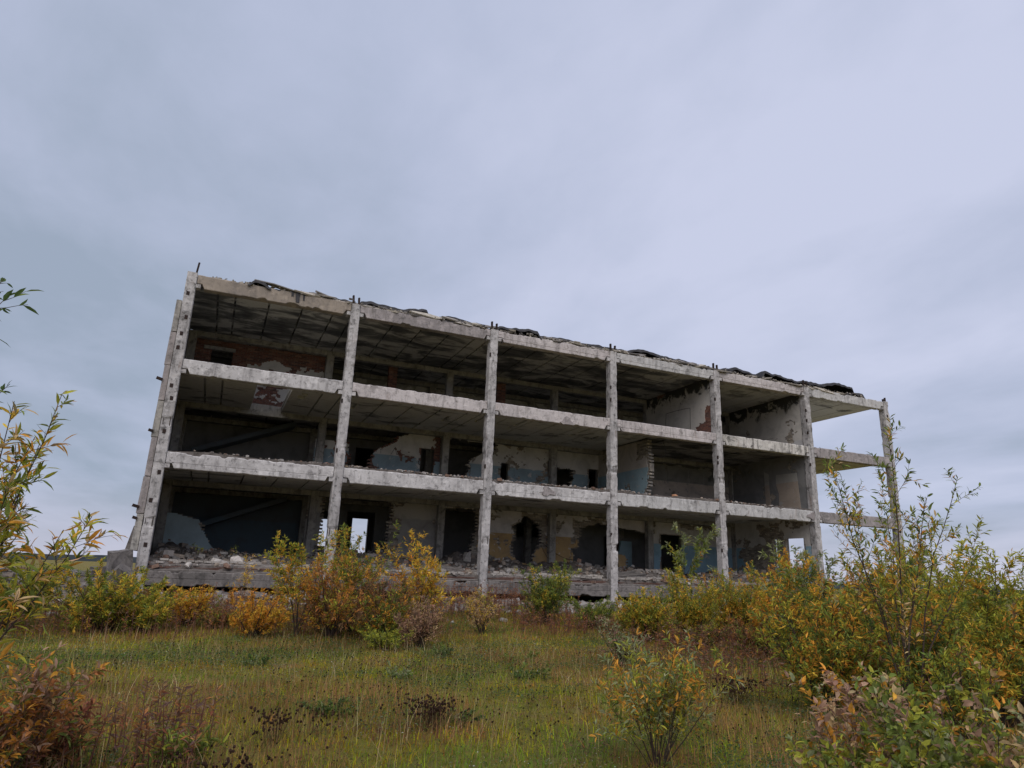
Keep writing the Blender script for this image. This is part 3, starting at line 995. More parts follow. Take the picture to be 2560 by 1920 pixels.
wall('wall', 1.40, 6.19, F2, 8.20, 20.90, 'x', holes=[[(1.2, 5), (1.95, 5.4), (1.55, 6.1), (1.42, 6.7), (1.50, 7.3), (1.60, 8.4), (1.2, 8.4)]], mat=M['pl_beigeblue'], barefrac=0.04, seed=45, bare=[[(1.2, 8.4), (1.2, 7.2), (2.2, 7.3), (2.6, 7.9), (2.5, 8.4)]], label='broken-off cross wall painted blue below')
finish_bricks()
# patches of pale paint left on the dark cross wall and boards on the middle-floor back wall
for poly in ([(2.43, 7.33), (0.97, 7.28), (0.90, 6.3), (0.84, 5.3), (2.35, 5.3), (2.30, 6.3), (2.46, 6.8)], [(3.30, 7.6), (2.95, 7.4), (2.98, 6.6), (2.90, 5.3), (3.3, 5.3)]):
    b = Buf()
    b.prism(np.array(poly), 29.872, 29.882, 0)
    tag(b.obj('paint_patch', plaster_mat('pale_patch', (0.42, 0.40, 0.37), (0.41, 0.34, 0.28), 6.85, 0.3, 31.0), B), 'pale grey and beige patch of old paint')
for x0, x1, z0, z1 in ((23.95, 25.3, 7.05, 7.95), (25.4, 26.9, 7.05, 7.9), (27.0, 27.95, 7.05, 7.85), (28.05, 28.3, 7.0, 7.85)):
    b = Buf()
    b.box(x0, x1, 6.165, 6.188, z0, z1)
    b.obj('wall_board', M['pl_dark'], B)
# lintel over the hole in the brick wall, brick piers on the top floor
b = Buf()
b.boxes([[1.15, 6.16, 10.90]], [0.66, 0.09, 0.075], None, None, 0.05)
b.obj('lintel', M['inner'], B)
for x0, x1 in ((8.91, 9.34), (14.71, 15.20)):
    b = Buf()
    rg = np.random.default_rng(int(x0))
    for r in range(38):
        z = F3 + 0.04 + r * 0.078
        for k in range(2):
            b.boxes([[x0 + (x1 - x0) * (k + 0.5) / 2, 6.30, z]], [(x1 - x0) / 4 - 0.004, 0.13 + rg.uniform(-.006, .006), 0.034], None, np.array([RED[rg.integers(0, 4)] * rg.uniform(0.7, 1.1)]))
    b.box(x0 + 0.012, x1 - 0.012, 6.185, 6.415, F3, 11.48, (0.2, 0.18, 0.16))
    tag(b.obj('brick_pier', M['brick'], B), 'slim red brick pier')

# rear walls that close the rooms off, with the few openings that let the sky through
def plain_wall(name, u0, u1, z0, z1, face, axis, mat, ops=(), th=0.25):
    b = Buf()
    zs = sorted({z0, z1, *[o[2] for o in ops], *[o[3] for o in ops]})
    for za, zb in zip(zs[:-1], zs[1:]):
        us = [u0]
        for o in sorted(ops):
            if o[2] <= za + 1e-6 and o[3] >= zb - 1e-6:
                us += [o[0], o[1]]
        us.append(u1)
        for k in range(0, len(us), 2):
            if us[k + 1] > us[k]:
                if axis == 'y':
                    b.box(us[k], us[k + 1], face, face + th, za, zb)
                else:
                    b.box(face, face + th, us[k], us[k + 1], za, zb)
    return b.obj(name, mat, B)


plain_wall('rear_wall', -0.2, 30, 0.4, 11.5, 15.02, 'y', M['pl_dark'], [(7.59, 8.10, 2.75, 4.28), (9.47, 10.40, 1.9, 4.43), (20.66, 21.16, 4.40, 4.50)])
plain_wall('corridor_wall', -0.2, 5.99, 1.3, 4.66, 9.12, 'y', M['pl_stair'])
plain_wall('corridor_wall', 6.0, 29.85, 1.3, 4.66, 9.12, 'y', M['pl_dark'], [(6.50, 7.50, 1.3, 4.30), (8.10, 9.50, 1.3, 4.35), (17.4, 18.9, 3.6, 4.3), (23.0, 24.2, 1.3, 3.9)])
plain_wall('corridor_wall', -0.2, 29.85, 5.1, 8.02, 9.12, 'y', M['pl_dark'], [(8.2, 9.6, 5.1, 7.6), (21.0, 22.3, 5.1, 7.6)])
plain_wall('corridor_wall', -0.2, 7.19, F3, 11.28, 9.12, 'y', M['pl_dark'], [])
# blue partition seen through the large breach
b = Buf()
a = np.linspace(0.3, 2.9, 9)
b.prism([(23.9, 1.4), (23.9, 3.6), (23.2, 3.62), (23.15, 3.3), (23.05, 2.9), (23.2, 2.6), (23.5, 2.3), (23.7, 1.4)], 7.6, 7.75, 1)
tag(b.obj('partition', M['pl_bluedeep'], B), 'blue painted partition seen through the breach')

plain_wall('end_wall', 0.36, 15.0, 0.4, 11.5, -0.20, 'x', M['pl_dark'], (), 0.06)
# stair flights in the first bay
for zb in (1.6, 5.2):
    b = Buf()
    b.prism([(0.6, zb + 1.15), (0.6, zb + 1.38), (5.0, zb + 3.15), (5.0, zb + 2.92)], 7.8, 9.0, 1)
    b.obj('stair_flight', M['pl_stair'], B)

# exterior end wall left of the first column: stacked cladding panels seen edge-on
zs = [1.9, 3.1, 4.35, 5.7, 7.0, 8.3, 9.55, 10.78]
for k, (za, zb) in enumerate(zip(zs[:-1], zs[1:])):
    b = Buf()
    dx = [0.03, 0.05, -0.005, 0.02, 0.0, 0.015, -0.01][k]
    poly = [(-0.395 - dx, za + 0.012), (-0.205, za + 0.012), (-0.205, zb - 0.012), (-0.385 - dx * 0.5, zb - 0.012)]
    b.prism(poly, 0.14 + 0.02 * (k % 2), 15.2, 1)
    b.obj('end_panel', M['beam_grey'] if k % 3 else M['inner'], B)
for z, dx in ((3.33, 0.12), (2.95, 0.05), (7.75, 0.10), (5.9, 0.05)):
    b = Buf()
    b.boxes([[-0.42 - dx / 2, 0.10, z]], [0.05 + dx / 2, 0.05, 0.05], rotm([0.1], [0.25], [0.1]), None, 0.1)
    b.obj('steel_bracket', M['steel'], B)
b = Buf()
b.prism([(-0.72, 1.3), (-0.40, 1.3), (-0.40, 2.75), (-0.47, 2.7)], 0.6, 0.85, 1)
tag(b.obj('leaning_panel', M['plinth'], B), 'broken cladding panel leaning against the end wall')

# ------------------------------------------------------------------ floors and debris inside
def debris_floor(name, x0, x1, y0, y1, zf, amp, seed, mat, parent=B):
    nx, ny = int((x1 - x0) / 0.16), max(3, int((y1 - y0) / 0.18))
    xs, ys = np.linspace(x0, x1, nx), np.linspace(y0, y1, ny)
    X, Y = np.meshgrid(xs, ys, indexing='ij')
    Z = zf(X, Y) + amp * (fbm(X * 1.3, Y * 1.3, seed, 4) - 0.5) + amp * 0.5 * (fbm(X * 5, Y * 5, seed + 3, 2) - 0.5)
    b = Buf()
    i = np.arange(nx - 1)[:, None] * ny + np.arange(ny - 1)[None]
    b.add(np.stack([X, Y, Z], -1), np.stack([i, i + ny, i + ny + 1, i + 1], -1))
    # front skirt
    f = np.arange(nx) * ny
    V = np.stack([X, Y, Z], -1).reshape(-1, 3)[f]
    lo = V.copy()
    lo[:, 2] = zf(V[:, 0], V[:, 1]) - amp * 0.5 - 0.12
    k = np.arange(nx - 1)
    b.add(np.concatenate([V, lo]), np.stack([k, k + 1, nx + k + 1, nx + k], -1)[:, ::-1])
    return b.obj(name, mat, parent)


def z1f(X, Y):
    heap = np.clip(fbm(X * 0.55, Y * 0.55, 203, 3) - 0.5, 0, 1) * 1.5
    return 1.40 + 0.55 * smooth(0.2, 5.2, Y) + 0.08 * np.sin(X * 0.7) + heap * smooth(0.1, 1.6, Y)


debris_floor('ground_floor', 0.1, 30.0, 0.12, 6.6, z1f, 0.20, 71, M['debris'])
b = Buf()
b.box(-0.1, 30.0, 6.4, 15.0, 1.15, 1.38)
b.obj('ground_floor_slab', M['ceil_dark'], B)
b = Buf()
b.box(0.2, 29.9, 0.33, 6.6, 1.05, 1.30)
b.obj('ground_floor_slab', M['plinth'], B)
# ragged bed of red-brown dirt and slumped screed layers along the front edge
rg = np.random.default_rng(77)
for k in range(5):
    xs = np.linspace(6 * k + 0.22, 6 * k + 5.78, 60)
    for lay, (yf, z0, th, mt) in enumerate(((-0.03, 1.285, 0.07, M['rubble']), (0.06, 1.36, 0.10, M['earth']), (0.14, 1.46, 0.09, M['rubble']))):
        b = Buf()
        n = len(xs)
        edge = yf + 0.10 * fbm(xs * 1.6, xs * 0 + lay, 90 + lay + k, 4)
        top = z0 + th * (0.35 + 1.1 * fbm(xs * 1.2, xs * 0 + 5, 120 + lay + k, 4))
        bot = z0 - 0.01 + 0.05 * (fbm(xs * 2.4, xs * 0, 140 + lay, 3) - 0.5)
        V = np.concatenate([np.stack([xs, edge + 0.02, bot], 1), np.stack([xs, edge, top - 0.015], 1), np.stack([xs, edge + 0.05, top], 1), np.stack([xs, edge * 0 + 0.9, top + 0.06], 1)])
        j = np.arange(n - 1)
        q = np.concatenate([np.stack([r * n + j, r * n + j + 1, (r + 1) * n + j + 1, (r + 1) * n + j], 1) for r in range(3)])
        b.add(V, q, None, np.array([0.27, 0.245, 0.23]) * (1 if lay else 0.8))
        b.obj('floor_layer', mt, B)
for k in range(5):
    debris_floor('floor_dirt', 6 * k + 0.19, 6 * k + 5.81, 0.05, 5.9, lambda X, Y: 5.235 + 0.10 * fbm(X * 0.6, Y * 0.6, 4, 3), 0.10, 81 + k, M['debris'])
    if k:
        b = Buf()
        b.box(6 * k + 0.19, 6 * k + 5.81, 0.31, 5.85, 8.47, 8.53)
        b.obj('floor_dirt', M['debris'], B)

ICO_T = (1 + 5 ** .5) / 2
ICO = nrm(np.array([[-1, ICO_T, 0], [1, ICO_T, 0], [-1, -ICO_T, 0], [1, -ICO_T, 0], [0, -1, ICO_T], [0, 1, ICO_T], [0, -1, -ICO_T], [0, 1, -ICO_T], [ICO_T, 0, -1], [ICO_T, 0, 1], [-ICO_T, 0, -1], [-ICO_T, 0, 1]]))
ICF = np.array([[0, 11, 5], [0, 5, 1], [0, 1, 7], [0, 7, 10], [0, 10, 11], [1, 5, 9], [5, 11, 4], [11, 10, 2], [10, 7, 6], [7, 1, 8], [3, 9, 4], [3, 4, 2], [3, 2, 6], [3, 6, 8], [3, 8, 9], [4, 9, 5], [2, 4, 11], [6, 2, 10], [8, 6, 7], [9, 8, 1]])


def chunks(b, P, size, rg, cols, flat=0.55):
    """many small broken lumps: some blocky, some rounded"""
    N = len(P)
    blocky = rg.random(N) < 0.55
    s = size[:, None] * np.stack([rg.uniform(0.6, 1.3, N), rg.uniform(0.5, 1.0, N), rg.uniform(0.35, 0.8, N) * flat / 0.55], 1)
    R = rotm(rg.normal(0, 0.25, N), rg.normal(0, 0.25, N), rg.uniform(0, 6.28, N))
    C = cols[rg.integers(0, len(cols), N)] * rg.uniform(0.75, 1.2, (N, 1))
    k = blocky
    b.boxes(P[k], s[k] * 0.8, R[k], C[k], 0.22, rg)
    k = ~blocky
    n = int(k.sum())
    if n:
        v = ICO[None] * rg.uniform(0.65, 1.1, (n, 12, 1)) * s[k][:, None, :]
        v = np.einsum('nij,nkj->nki', R[k], v) + P[k][:, None]
        b.add(v.reshape(-1, 3), None, (ICF[None] + (np.arange(n) * 12)[:, None, None]).reshape(-1, 3), np.repeat(C[k], 12, 0))


RUB = 0.9 * np.array([[0.40, 0.365, 0.34], [0.30, 0.275, 0.26], [0.48, 0.45, 0.42], [0.22, 0.195, 0.18], [0.36, 0.30, 0.25], [0.26, 0.17, 0.13]])
RUBD = RUB * 0.8
rg = np.random.default_rng(91)
b = Buf()
n = 5200
X = rg.uniform(0.2, 29.7, n)
Y = np.minimum(rg.uniform(0.05, 6.0, n), rg.uniform(0.05, 7.5, n))
Z = z1f(X, Y) + 0.05 + 0.20 * (fbm(X * 1.3, Y * 1.3, 71, 4) - 0.5)
chunks(b, np.stack([X, Y, Z], 1), 0.025 + 0.19 * rg.random(n) ** 5, rg, RUB * 0.9)
tag(b.obj('rubble', M['rubble']), 'broken brick and plaster rubble covering the ground floor', None, None, 'stuff')
b = Buf()
n = 2600
X = rg.uniform(0.25, 29.7, n)
Y = 0.08 + 1.4 * rg.random(n) ** 2
dens = fbm(X * 0.5, X * 0, 15, 3)
kp = rg.random(n) < np.clip(4.5 * (dens - 0.42), 0.06, 1) * np.where(X < 4, 0.4, 1)
X, Y = X[kp], Y[kp]
Z = 5.255 + 0.10 * fbm(X * 0.6, Y * 0.6, 4, 3) + 0.02
cc = RUB.copy()
chunks(b, np.stack([X, Y, Z], 1), 0.02 + 0.085 * rg.random(len(X)) ** 3, rg, cc * 0.9)
tag(b.obj('rubble', M['rubble']), 'crumbled screed and brick rubble along the middle floor edge', None, None, 'stuff')
b = Buf()
n = 7500
X = rg.uniform(-5.5, 30, n)
Y = -4.6 * rg.random(n) ** 1.5 - 0.05
kp = (fbm(X * 0.6, Y * 0.6, 51, 3) > 0.43) | (Y > -1.0)
X, Y = X[kp], Y[kp]
chunks(b, np.stack([X, Y, gh(X, Y) + 0.03 + 0.30 * np.clip(fbm(X * 0.8, Y * 0.8, 57, 3) - 0.45, 0, 1) * (Y > -3)], 1), 0.035 + 0.22 * rg.random(len(X)) ** 4, rg, RUB * 0.8)
tag(b.obj('rubble', M['rubble']), 'rubble slope of stones and broken brick below the plinth beam', None, None, 'stuff')


b = Buf()
n = 420
X = rg.uniform(-3, 20, n)
Y = -3.0 - 4.5 * rg.random(n) ** 1.6
kp = fbm(X * 0.5, Y * 0.5, 63, 3) > 0.46
X, Y = X[kp], Y[kp]
chunks(b, np.stack([X, Y, gh(X, Y) + 0.03], 1), 0.05 + 0.16 * rg.random(len(X)) ** 2.5, rg, RUB * 0.6)
tag(b.obj('rubble', M['rubble']), 'scattered stones and brick pieces spilled into the grass before the ruin', None, None, 'stuff')


def lump(name, loc, size, seed, colr, label, cat, group=None, rot=(0, 0, 0), box=False, mat='rubble', split=1):
    rg = np.random.default_rng(seed)
    b = Buf()
    if box:
        g = np.array([[x, y, z] for z in (-1, 0, 1) for x, y in ((-1, -1), (0, -1), (1, -1), (1, 0), (1, 1), (0, 1), (-1, 1), (-1, 0))], float)
        g = g * (1 + rg.uniform(-0.13, 0.05, g.shape))
        v = g * np.array(size) / 2
        q = [[r * 8 + k, r * 8 + (k + 1) % 8, r * 8 + 8 + (k + 1) % 8, r * 8 + 8 + k] for r in range(2) for k in range(8)]
        q += [[16, 17, 18, 23], [18, 19, 22, 23], [19, 20, 21, 22], [7, 2, 1, 0], [7, 6, 3, 2], [6, 5, 4, 3]]
        v = v @ rotm(*rot).T
        v[:, 2] -= v[:, 2].min()
        b.add(v, q, None, np.array(colr))
    else:
        v = ICO * rg.uniform(0.72, 1.1, (12, 1)) * np.array(size) / 2
        v = v @ rotm(*rot).T
        v[:, 2] -= v[:, 2].min()
        b.add(v, None, ICF, np.array(colr))
    o = b.obj(name, M[mat])
    o.location = loc
    return tag(o, label, cat, group)


def zrub(x, y):
    return float(z1f(np.array(x), np.array(y)) + 0.20 * (fbm(np.array(x) * 1.3, np.array(y) * 1.3, 71, 4) - 0.5))


# single pieces that can be picked out
lump('concrete_lump', (2.95, 1.1, zrub(2.95, 1.1) - 0.06), (0.62, 0.5, 0.55), 1, (0.52, 0.48, 0.45), 'pale pointed stone block on the rubble of the leftmost bay', 'stone')
lump('concrete_lump', (2.35, 0.75, zrub(2.35, .75) - 0.05), (0.50, 0.34, 0.22), 2, (0.56, 0.53, 0.50), 'flat whitish stone beside the pointed block in the leftmost bay', 'stone', None, (0.1, 0.2, 0.3), True)
lump('concrete_lump', (4.6, 0.5, zrub(4.6, .5) - 0.04), (0.34, 0.28, 0.22), 3, (0.55, 0.52, 0.48), 'small white block near the plinth edge of the leftmost bay', 'stone', None, (0, 0.1, 0.6), True)
lump('concrete_lump', (1.3, 0.8, zrub(1.3, .8) - 0.05), (0.85, 0.30, 0.14), 4, (0.44, 0.41, 0.38), 'long low kerb-like stone lying right of the corner column', 'stone', None, (0, 0.03, 0.1), True)
for k in range(4):
    lump('loose_brick', (13.05 + 0.03 * math.sin(k * 3), 4.9, zrub(13.05, 4.9) - 0.02 + k * 0.105), (0.36 - 0.03 * k, 0.2, 0.105), 20 + k, (0.42, 0.39, 0.36),
         ['lowest', 'second', 'third', 'topmost'][k] + ' pale brick of the little stack in the dark doorway', 'brick', 'bricks stacked in the doorway', (0, 0, 0.15 * k), True)
for k, (x, y, sx, c, lb) in enumerate(((14.3, 2.6, 0.55, (0.50, 0.47, 0.44), 'long pale stone leaning on the rubble right of the third column'),
                                       (15.5, 2.2, 0.42, (0.47, 0.44, 0.42), 'pale blocky stone under the ragged hole in the ochre wall'),
                                       (16.4, 1.4, 0.50, (0.52, 0.49, 0.46), 'white rubble block in the heap left of the ochre wall'),
                                       (20.3, 3.6, 0.50, (0.44, 0.42, 0.39), 'rounded grey stone on the sill of the wide breach'),
                                       (25.2, 3.2, 0.55, (0.50, 0.49, 0.48), 'pale slab fragment at the foot of the dark doorway'),
                                       (22.4, 2.4, 0.5, (0.45, 0.42, 0.40), 'pale stone lying under the blue wall stump'),
                                       (17.2, 0.5, 0.52, (0.50, 0.47, 0.44), 'flat white stone at the plinth edge left of the fourth column'))):
    lump('concrete_lump', (x, y, zrub(x, y) - 0.04), (sx, sx * 0.7, sx * 0.42), 60 + k, c, lb, 'stone', None, (0.1, 0.25 * math.sin(k), k), k % 2 == 0)
for k, (x, c, s, lb) in enumerate(((6.35, (0.44, 0.33, 0.2), 0.20, 'tan brick lump on the middle floor just right of the second column'), (6.75, (0.46, 0.35, 0.22), 0.28, 'larger tan brick lump on the middle floor beside the second column'),
                                   (5.6, (0.30, 0.16, 0.11), 0.34, 'reddish brick lump on the middle floor left of the second column'), (21.6, (0.42, 0.22, 0.13), 0.40, 'orange-brown brick heap on the middle floor below the broken cross wall'),
                                   (10.1, (0.5, 0.46, 0.42), 0.22, 'pale stone on the middle floor edge of the second bay'))):
    lump('loose_brick', (x, 0.45, 5.27), (s, s * 0.8, s * 0.6), 80 + k, c, lb, 'brick')
lump('concrete_block', (-0.62, -0.25, 1.12), (0.62, 0.55, 0.72), 90, (0.075, 0.07, 0.068), 'big dark tilted concrete block left of the corner column', 'concrete block', None, (0.1, -0.16, 0.35), True, 'plinth')
lump('concrete_block', (-0.45, -0.75, float(gh(-0.45, -0.75)) + 0.2), (0.62, 0.45, 0.55), 92, (0.075, 0.07, 0.066), 'pointed concrete block at the foot of the corner column', 'concrete block', None, (0.5, 0.6, 0.3), True, 'plinth')
for k, (x, y, s, c, lb) in enumerate(((4.6, -1.6, 0.42, (0.46, 0.44, 0.42), 'white stone in the rubble slope below the leftmost bay'), (5.2, -1.3, 0.5, (0.36, 0.34, 0.32), 'grey stone beside the dark gap under the plinth'),
                                      (18.3, -1.2, 0.42, (0.50, 0.48, 0.46), 'white stone in front of the fourth column foot'), (17.4, -2.3, 0.46, (0.50, 0.48, 0.46), 'pale flat stone low on the rubble slope left of the yellow bush'),
                                      (16.8, -0.9, 0.36, (0.44, 0.41, 0.39), 'grey stone under the plinth beam behind the green bush'), (12.9, -1.1, 0.40, (0.40, 0.37, 0.35), 'grey stone at the foot of the third column'),
                                      (2.2, -1.0, 0.55, (0.24, 0.22, 0.2), 'dark rounded boulder under the plinth near the corner column'))):
    lump('rubble_stone', (x, y, float(gh(x, y)) - 0.05), (s, s * 0.75, s * 0.55), 130 + k, c, lb, 'stone', None, (0.1, 0.2, k * 0.8), k % 2 == 1)

# a course of pale bricks still lying along the floor edge
rge = np.random.default_rng(23)
EB = []
for q in range(5):
    b = Buf()
    b.boxes([[0, 0, 0]], [0.125, 0.06, 0.034], None, np.array([[0.40, 0.37, 0.34]]) * rge.uniform(0.65, 1.1), 0.10, rge)
    me = b.mesh('brick')
    me.materials.append(M['brick'])
    EB.append(me)
for k in range(4):
    for lay in range(2):
        x = 6 * k + 0.5 + 0.13 * lay
        while x < 6 * k + 5.6:
            if fbm(np.array(x * 0.9), np.array(lay * 3.1 + k), 61, 3) > 0.47:
                o = link('brick', EB[int(rge.integers(0, 5))], B)
                o.location = (x, 0.20 + 0.08 * lay + rge.normal(0, 0.02), 1.565 + 0.072 * lay + rge.normal(0, 0.008))
                o.rotation_euler = (rge.normal(0, 0.05), rge.normal(0, 0.05), rge.normal(0, 0.12))
            x += 0.27
for k, (x, y, sx, sy, ry, lb) in enumerate(((10.9, 1.2, 1.3, 0.8, 0.12, 'broken floor slab tilted on the rubble left of the third column'), (19.2, 0.9, 1.6, 0.9, -0.10, 'long cracked slab lying over a dark gap right of the fourth column'),
                                            (16.9, 1.0, 1.2, 0.7, 0.16, 'broken slab edge jutting over the rubble left of the fourth column'), (22.2, 0.8, 1.5, 0.8, 0.06, 'flat broken slab on the rubble below the blue wall stump'), (7.6, 0.9, 1.1, 0.8, -0.14, 'broken slab piece half buried right of the second column'))):
    lump('concrete_fragment', (x, y, zrub(x, y) + 0.02), (sx, sy, 0.14), 170 + k, (0.2, 0.19, 0.18), lb, 'concrete slab', None, (0.14, ry, 0.1 * k), True, 'plinth')

# ------------------------------------------------------------------ torn roof covering
rg = np.random.default_rng(17)
b = Buf()
b.box(-0.2, 36.0, 0.36, 6.0, 11.735, 11.765)
b.box(-0.1, 30.1, 6.0, 15.1, 11.735, 11.765)
b.obj('roof_screed', M['plinth'], B)


def felt(x0, x1, y0, zb, hgt, seed, over=0.1):
    n = max(8, int((x1 - x0) / 0.07))
    xs = np.linspace(x0, x1, n)
    e = np.minimum(smooth(x0, x0 + 0.25, xs), 1 - smooth(x1 - 0.25, x1, xs))
    h = zb + e * (hgt * (0.35 + 1.0 * fbm(xs * 0.9, xs * 0, seed, 4)) + 0.05 * (vn(xs * 5, xs * 0, seed + 1) - 0.5))
    yf = y0 - over * fbm(xs * 0.8, xs * 0 + 2, seed + 2, 4)
    rows = [np.stack([xs, yf, np.maximum(zb - 0.05, h - 0.10 - 0.06 * vn(xs * 3, xs * 0, seed + 4))], 1), np.stack([xs, yf + 0.03, h], 1), np.stack([xs, yf + 0.30, h + 0.03], 1),
            np.stack([xs, yf + 0.8, h - 0.03], 1), np.stack([xs, yf + 1.9, np.full(n, zb)], 1)]
    V = np.concatenate(rows)
    j = np.arange(n - 1)
    q = np.concatenate([np.stack([r * n + j, r * n + j + 1, (r + 1) * n + j + 1, (r + 1) * n + j], 1) for r in range(4)])
    b = Buf()
    b.add(V, q)
    o = b.obj('roof_felt', M['felt'], B)
    sm = o.modifiers.new('thickness', 'SOLIDIFY')
    sm.thickness = 0.02
    return o


for k, (x0, x1, y0, h, over) in enumerate(((1.9, 2.75, -0.02, 0.22, 0.15), (2.7, 6.6, 0.35, 0.26, 0.1), (6.0, 9.2, 0.25, 0.40, 0.1), (8.6, 11.9, 0.28, 0.36, 0.1), (12.0, 14.3, 0.05, 0.30, 0.12), (13.6, 18.2, 0.40, 0.34, 0.15),
                                           (17.6, 21.2, 0.32, 0.42, 0.2), (20.6, 24.8, 0.35, 0.36, 0.15), (24.5, 27.8, 0.28, 0.42, 0.12), (27.0, 30.8, 0.12, 0.50, 0.12), (30.2, 33.8, 0.10, 0.50, 0.1), (33.0, 34.6, 0.12, 0.28, 0.1))):
    felt(x0, x1, y0, 11.77, h, 500 + k * 13, over)
SCR = 0.8 * np.array([[0.52, 0.47, 0.40], [0.40, 0.365, 0.325], [0.27, 0.25, 0.235], [0.60, 0.55, 0.47], [0.20, 0.185, 0.175]])
for k in range(140):
    x = rg.uniform(2.6, 34.0) if k > 70 else rg.uniform(3.6, 25)
    big = rg.random() < 0.35
    L, W_ = (rg.uniform(0.5, 0.95), rg.uniform(0.12, 0.26)) if big else (rg.uniform(0.15, 0.45), rg.uniform(0.08, 0.22))
    n = rg.integers(5, 9)
    a = np.sort(rg.uniform(0, 2 * np.pi, n))
    poly = np.stack([L * np.cos(a), W_ * np.sin(a)], 1) * rg.uniform(0.75, 1.05, (n, 1))
    b = Buf()
    th = rg.uniform(0.03, 0.07)
    b.prism(poly, -th / 2, th / 2, 2, SCR[rg.integers(0, 5)] * rg.uniform(0.8, 1.1))
    o = b.obj('screed_piece', M['screed'], B)
    o.location = (x, rg.uniform(0.02, 0.26), 11.81 + 0.14 * rg.random() ** 1.3)
    o.rotation_euler = (rg.normal(0.55, 0.25), rg.normal(0, 0.07), rg.normal(0, 0.12))
b = Buf()
n = 1500
X = rg.uniform(0.6, 34.5, n)
chunks(b, np.stack([X, rg.uniform(0.02, 0.5, n), 11.79 + 0.12 * rg.random(n)], 1), 0.025 + 0.07 * rg.random(n) ** 2, rg, SCR * 0.85)
tag(b.obj('roof_rubble', M['rubble'], B), None, None, None, 'stuff')
# tar that ran down the first roof beam
for x, h, wd in ((3.75, 0.42, 0.09), (3.98, 0.30, 0.04), (3.55, 0.2, 0.05)):
    b = Buf()
    b.prism([(x - wd, 11.83), (x + wd, 11.83), (x + wd * 0.8, 11.6), (x + wd * 0.9, 11.83 - h), (x - wd * 0.6, 11.83 - h), (x - wd * 0.9, 11.62)], -0.016, 0.005, 1)
    b.obj('tar_run', M['felt'], B)

# ------------------------------------------------------------------ cables and scrawls
def cable(pts, r, name='cable', mat='cable', parent=B):
    pts = np.array(pts, float)
    t = np.linspace(0, len(pts) - 1, len(pts) * 6)
    P = np.stack([np.interp(t, np.arange(len(pts)), pts[:, k]) for k in range(3)], 1)
    for _ in range(6):
        P[1:-1] = (P[:-2] + P[1:-1] * 2 + P[2:]) / 4
    b = Buf()
    b.tube(P, r, r, 5)
    return b.obj(name, M[mat], parent)


rgb = np.random.default_rng(19)
for k in range(16):
    x, y = rgb.uniform(0.6, 29), rgb.uniform(0.1, 2.5)
    z = float(z1f(np.array(x), np.array(y)))
    a = rgb.uniform(0, 6.28)
    L = rgb.uniform(0.3, 0.9)
    cable([(x, y, z), (x + 0.3 * L * math.cos(a), y, z + 0.4 * L), (x + L * math.cos(a), y + 0.2, z + 0.45 * L * rgb.random()), (x + 1.3 * L * math.cos(a), y + 0.2, z + 0.1)], 0.009, 'steel_bar', 'steel')
for k in range(14):
    x, lev = rgb.uniform(1, 34), ['R', 3, 2][k % 3]
    z = ZT[lev] if lev != 'R' else 11.9
    L = rgb.uniform(0.15, 0.4)
    cable([(x, 0.1, z - 0.05), (x + 0.05, -0.02, z + 0.05), (x + L * rgb.uniform(-1, 1), -0.10, z + rgb.uniform(-0.2, 0.2))], 0.007, 'steel_bar', 'steel')
cable([(17.5, 6.1, 3.2), (18.1, 6.05, 2.75), (18.8, 6.0, 2.45), (19.4, 6.05, 2.4)], 0.012)
cable([(17.45, 6.1, 3.05), (17.8, 6.0, 2.4), (18.4, 5.9, 2.0), (19.0, 5.9, 2.1), (19.3, 6.0, 2.35)], 0.010)
cable([(21.6, 1.3, 8.2), (21.75, 1.25, 7.8), (21.75, 1.25, 7.45), (21.55, 1.25, 7.3), (21.2, 1.3, 7.32)], 0.014)
cable([(31.0, 5.5, 8.25), (32.4, 5.0, 8.05), (33.4, 4.6, 8.12), (34.2, 4.3, 7.95)], 0.02)


def strokes(paths, axis, face, r, parent=B, name='graffiti'):
    b = Buf()
    for p in paths:
        p = np.array(p, float)
        P = np.stack([p[:, 0], np.full(len(p), face), p[:, 1]], 1) if axis == 'y' else np.stack([np.full(len(p), face), p[:, 0], p[:, 1]], 1)
        b.tube(P, r, r, 4)
    return b.obj(name, M['paint_black'], parent)


# square outline on the cross wall of the top floor
strokes([[(4.03, 10.34), (3.2, 10.33), (2.5, 10.29), (1.97, 10.24)], [(1.97, 10.24), (1.99, 9.6), (2.0, 8.9)], [(4.03, 10.34), (4.08, 9.9), (4.11, 9.3)]], 'x', 23.876, 0.013)
# letters on the corridor wall, their lower halves hidden by the floor beam
dz = 10.52
strokes([[(11.62, dz + .34), (11.52, dz + .40), (11.38, dz + .30), (11.33, dz + .1), (11.40, dz - .1), (11.62, dz - .1)],
         [(11.80, dz + .40), (11.78, dz), (12.02, dz - .08), (12.06, dz + .36)],
         [(12.24, dz - .1), (12.26, dz + .42), (12.44, dz + .34), (12.42, dz + .18), (12.26, dz + .12)],
         [(12.60, dz - .1), (12.56, dz + .40), (12.90, dz + .28), (12.86, dz + .12), (12.60, dz + .06)],
         [(10.60, dz + .35), (11.15, dz + .42), (11.2, dz + .1)]], 'y', 9.098, 0.020)
# small marks scratched on the middle-floor wall
strokes([[(9.35, 6.93), (9.55, 7.3)], [(9.55, 7.3), (9.62, 6.95)], [(8.62, 6.95), (8.66, 7.12)], [(8.86, 6.93), (8.84, 7.10), (8.95, 7.1)]], 'y', 6.176, 0.009)
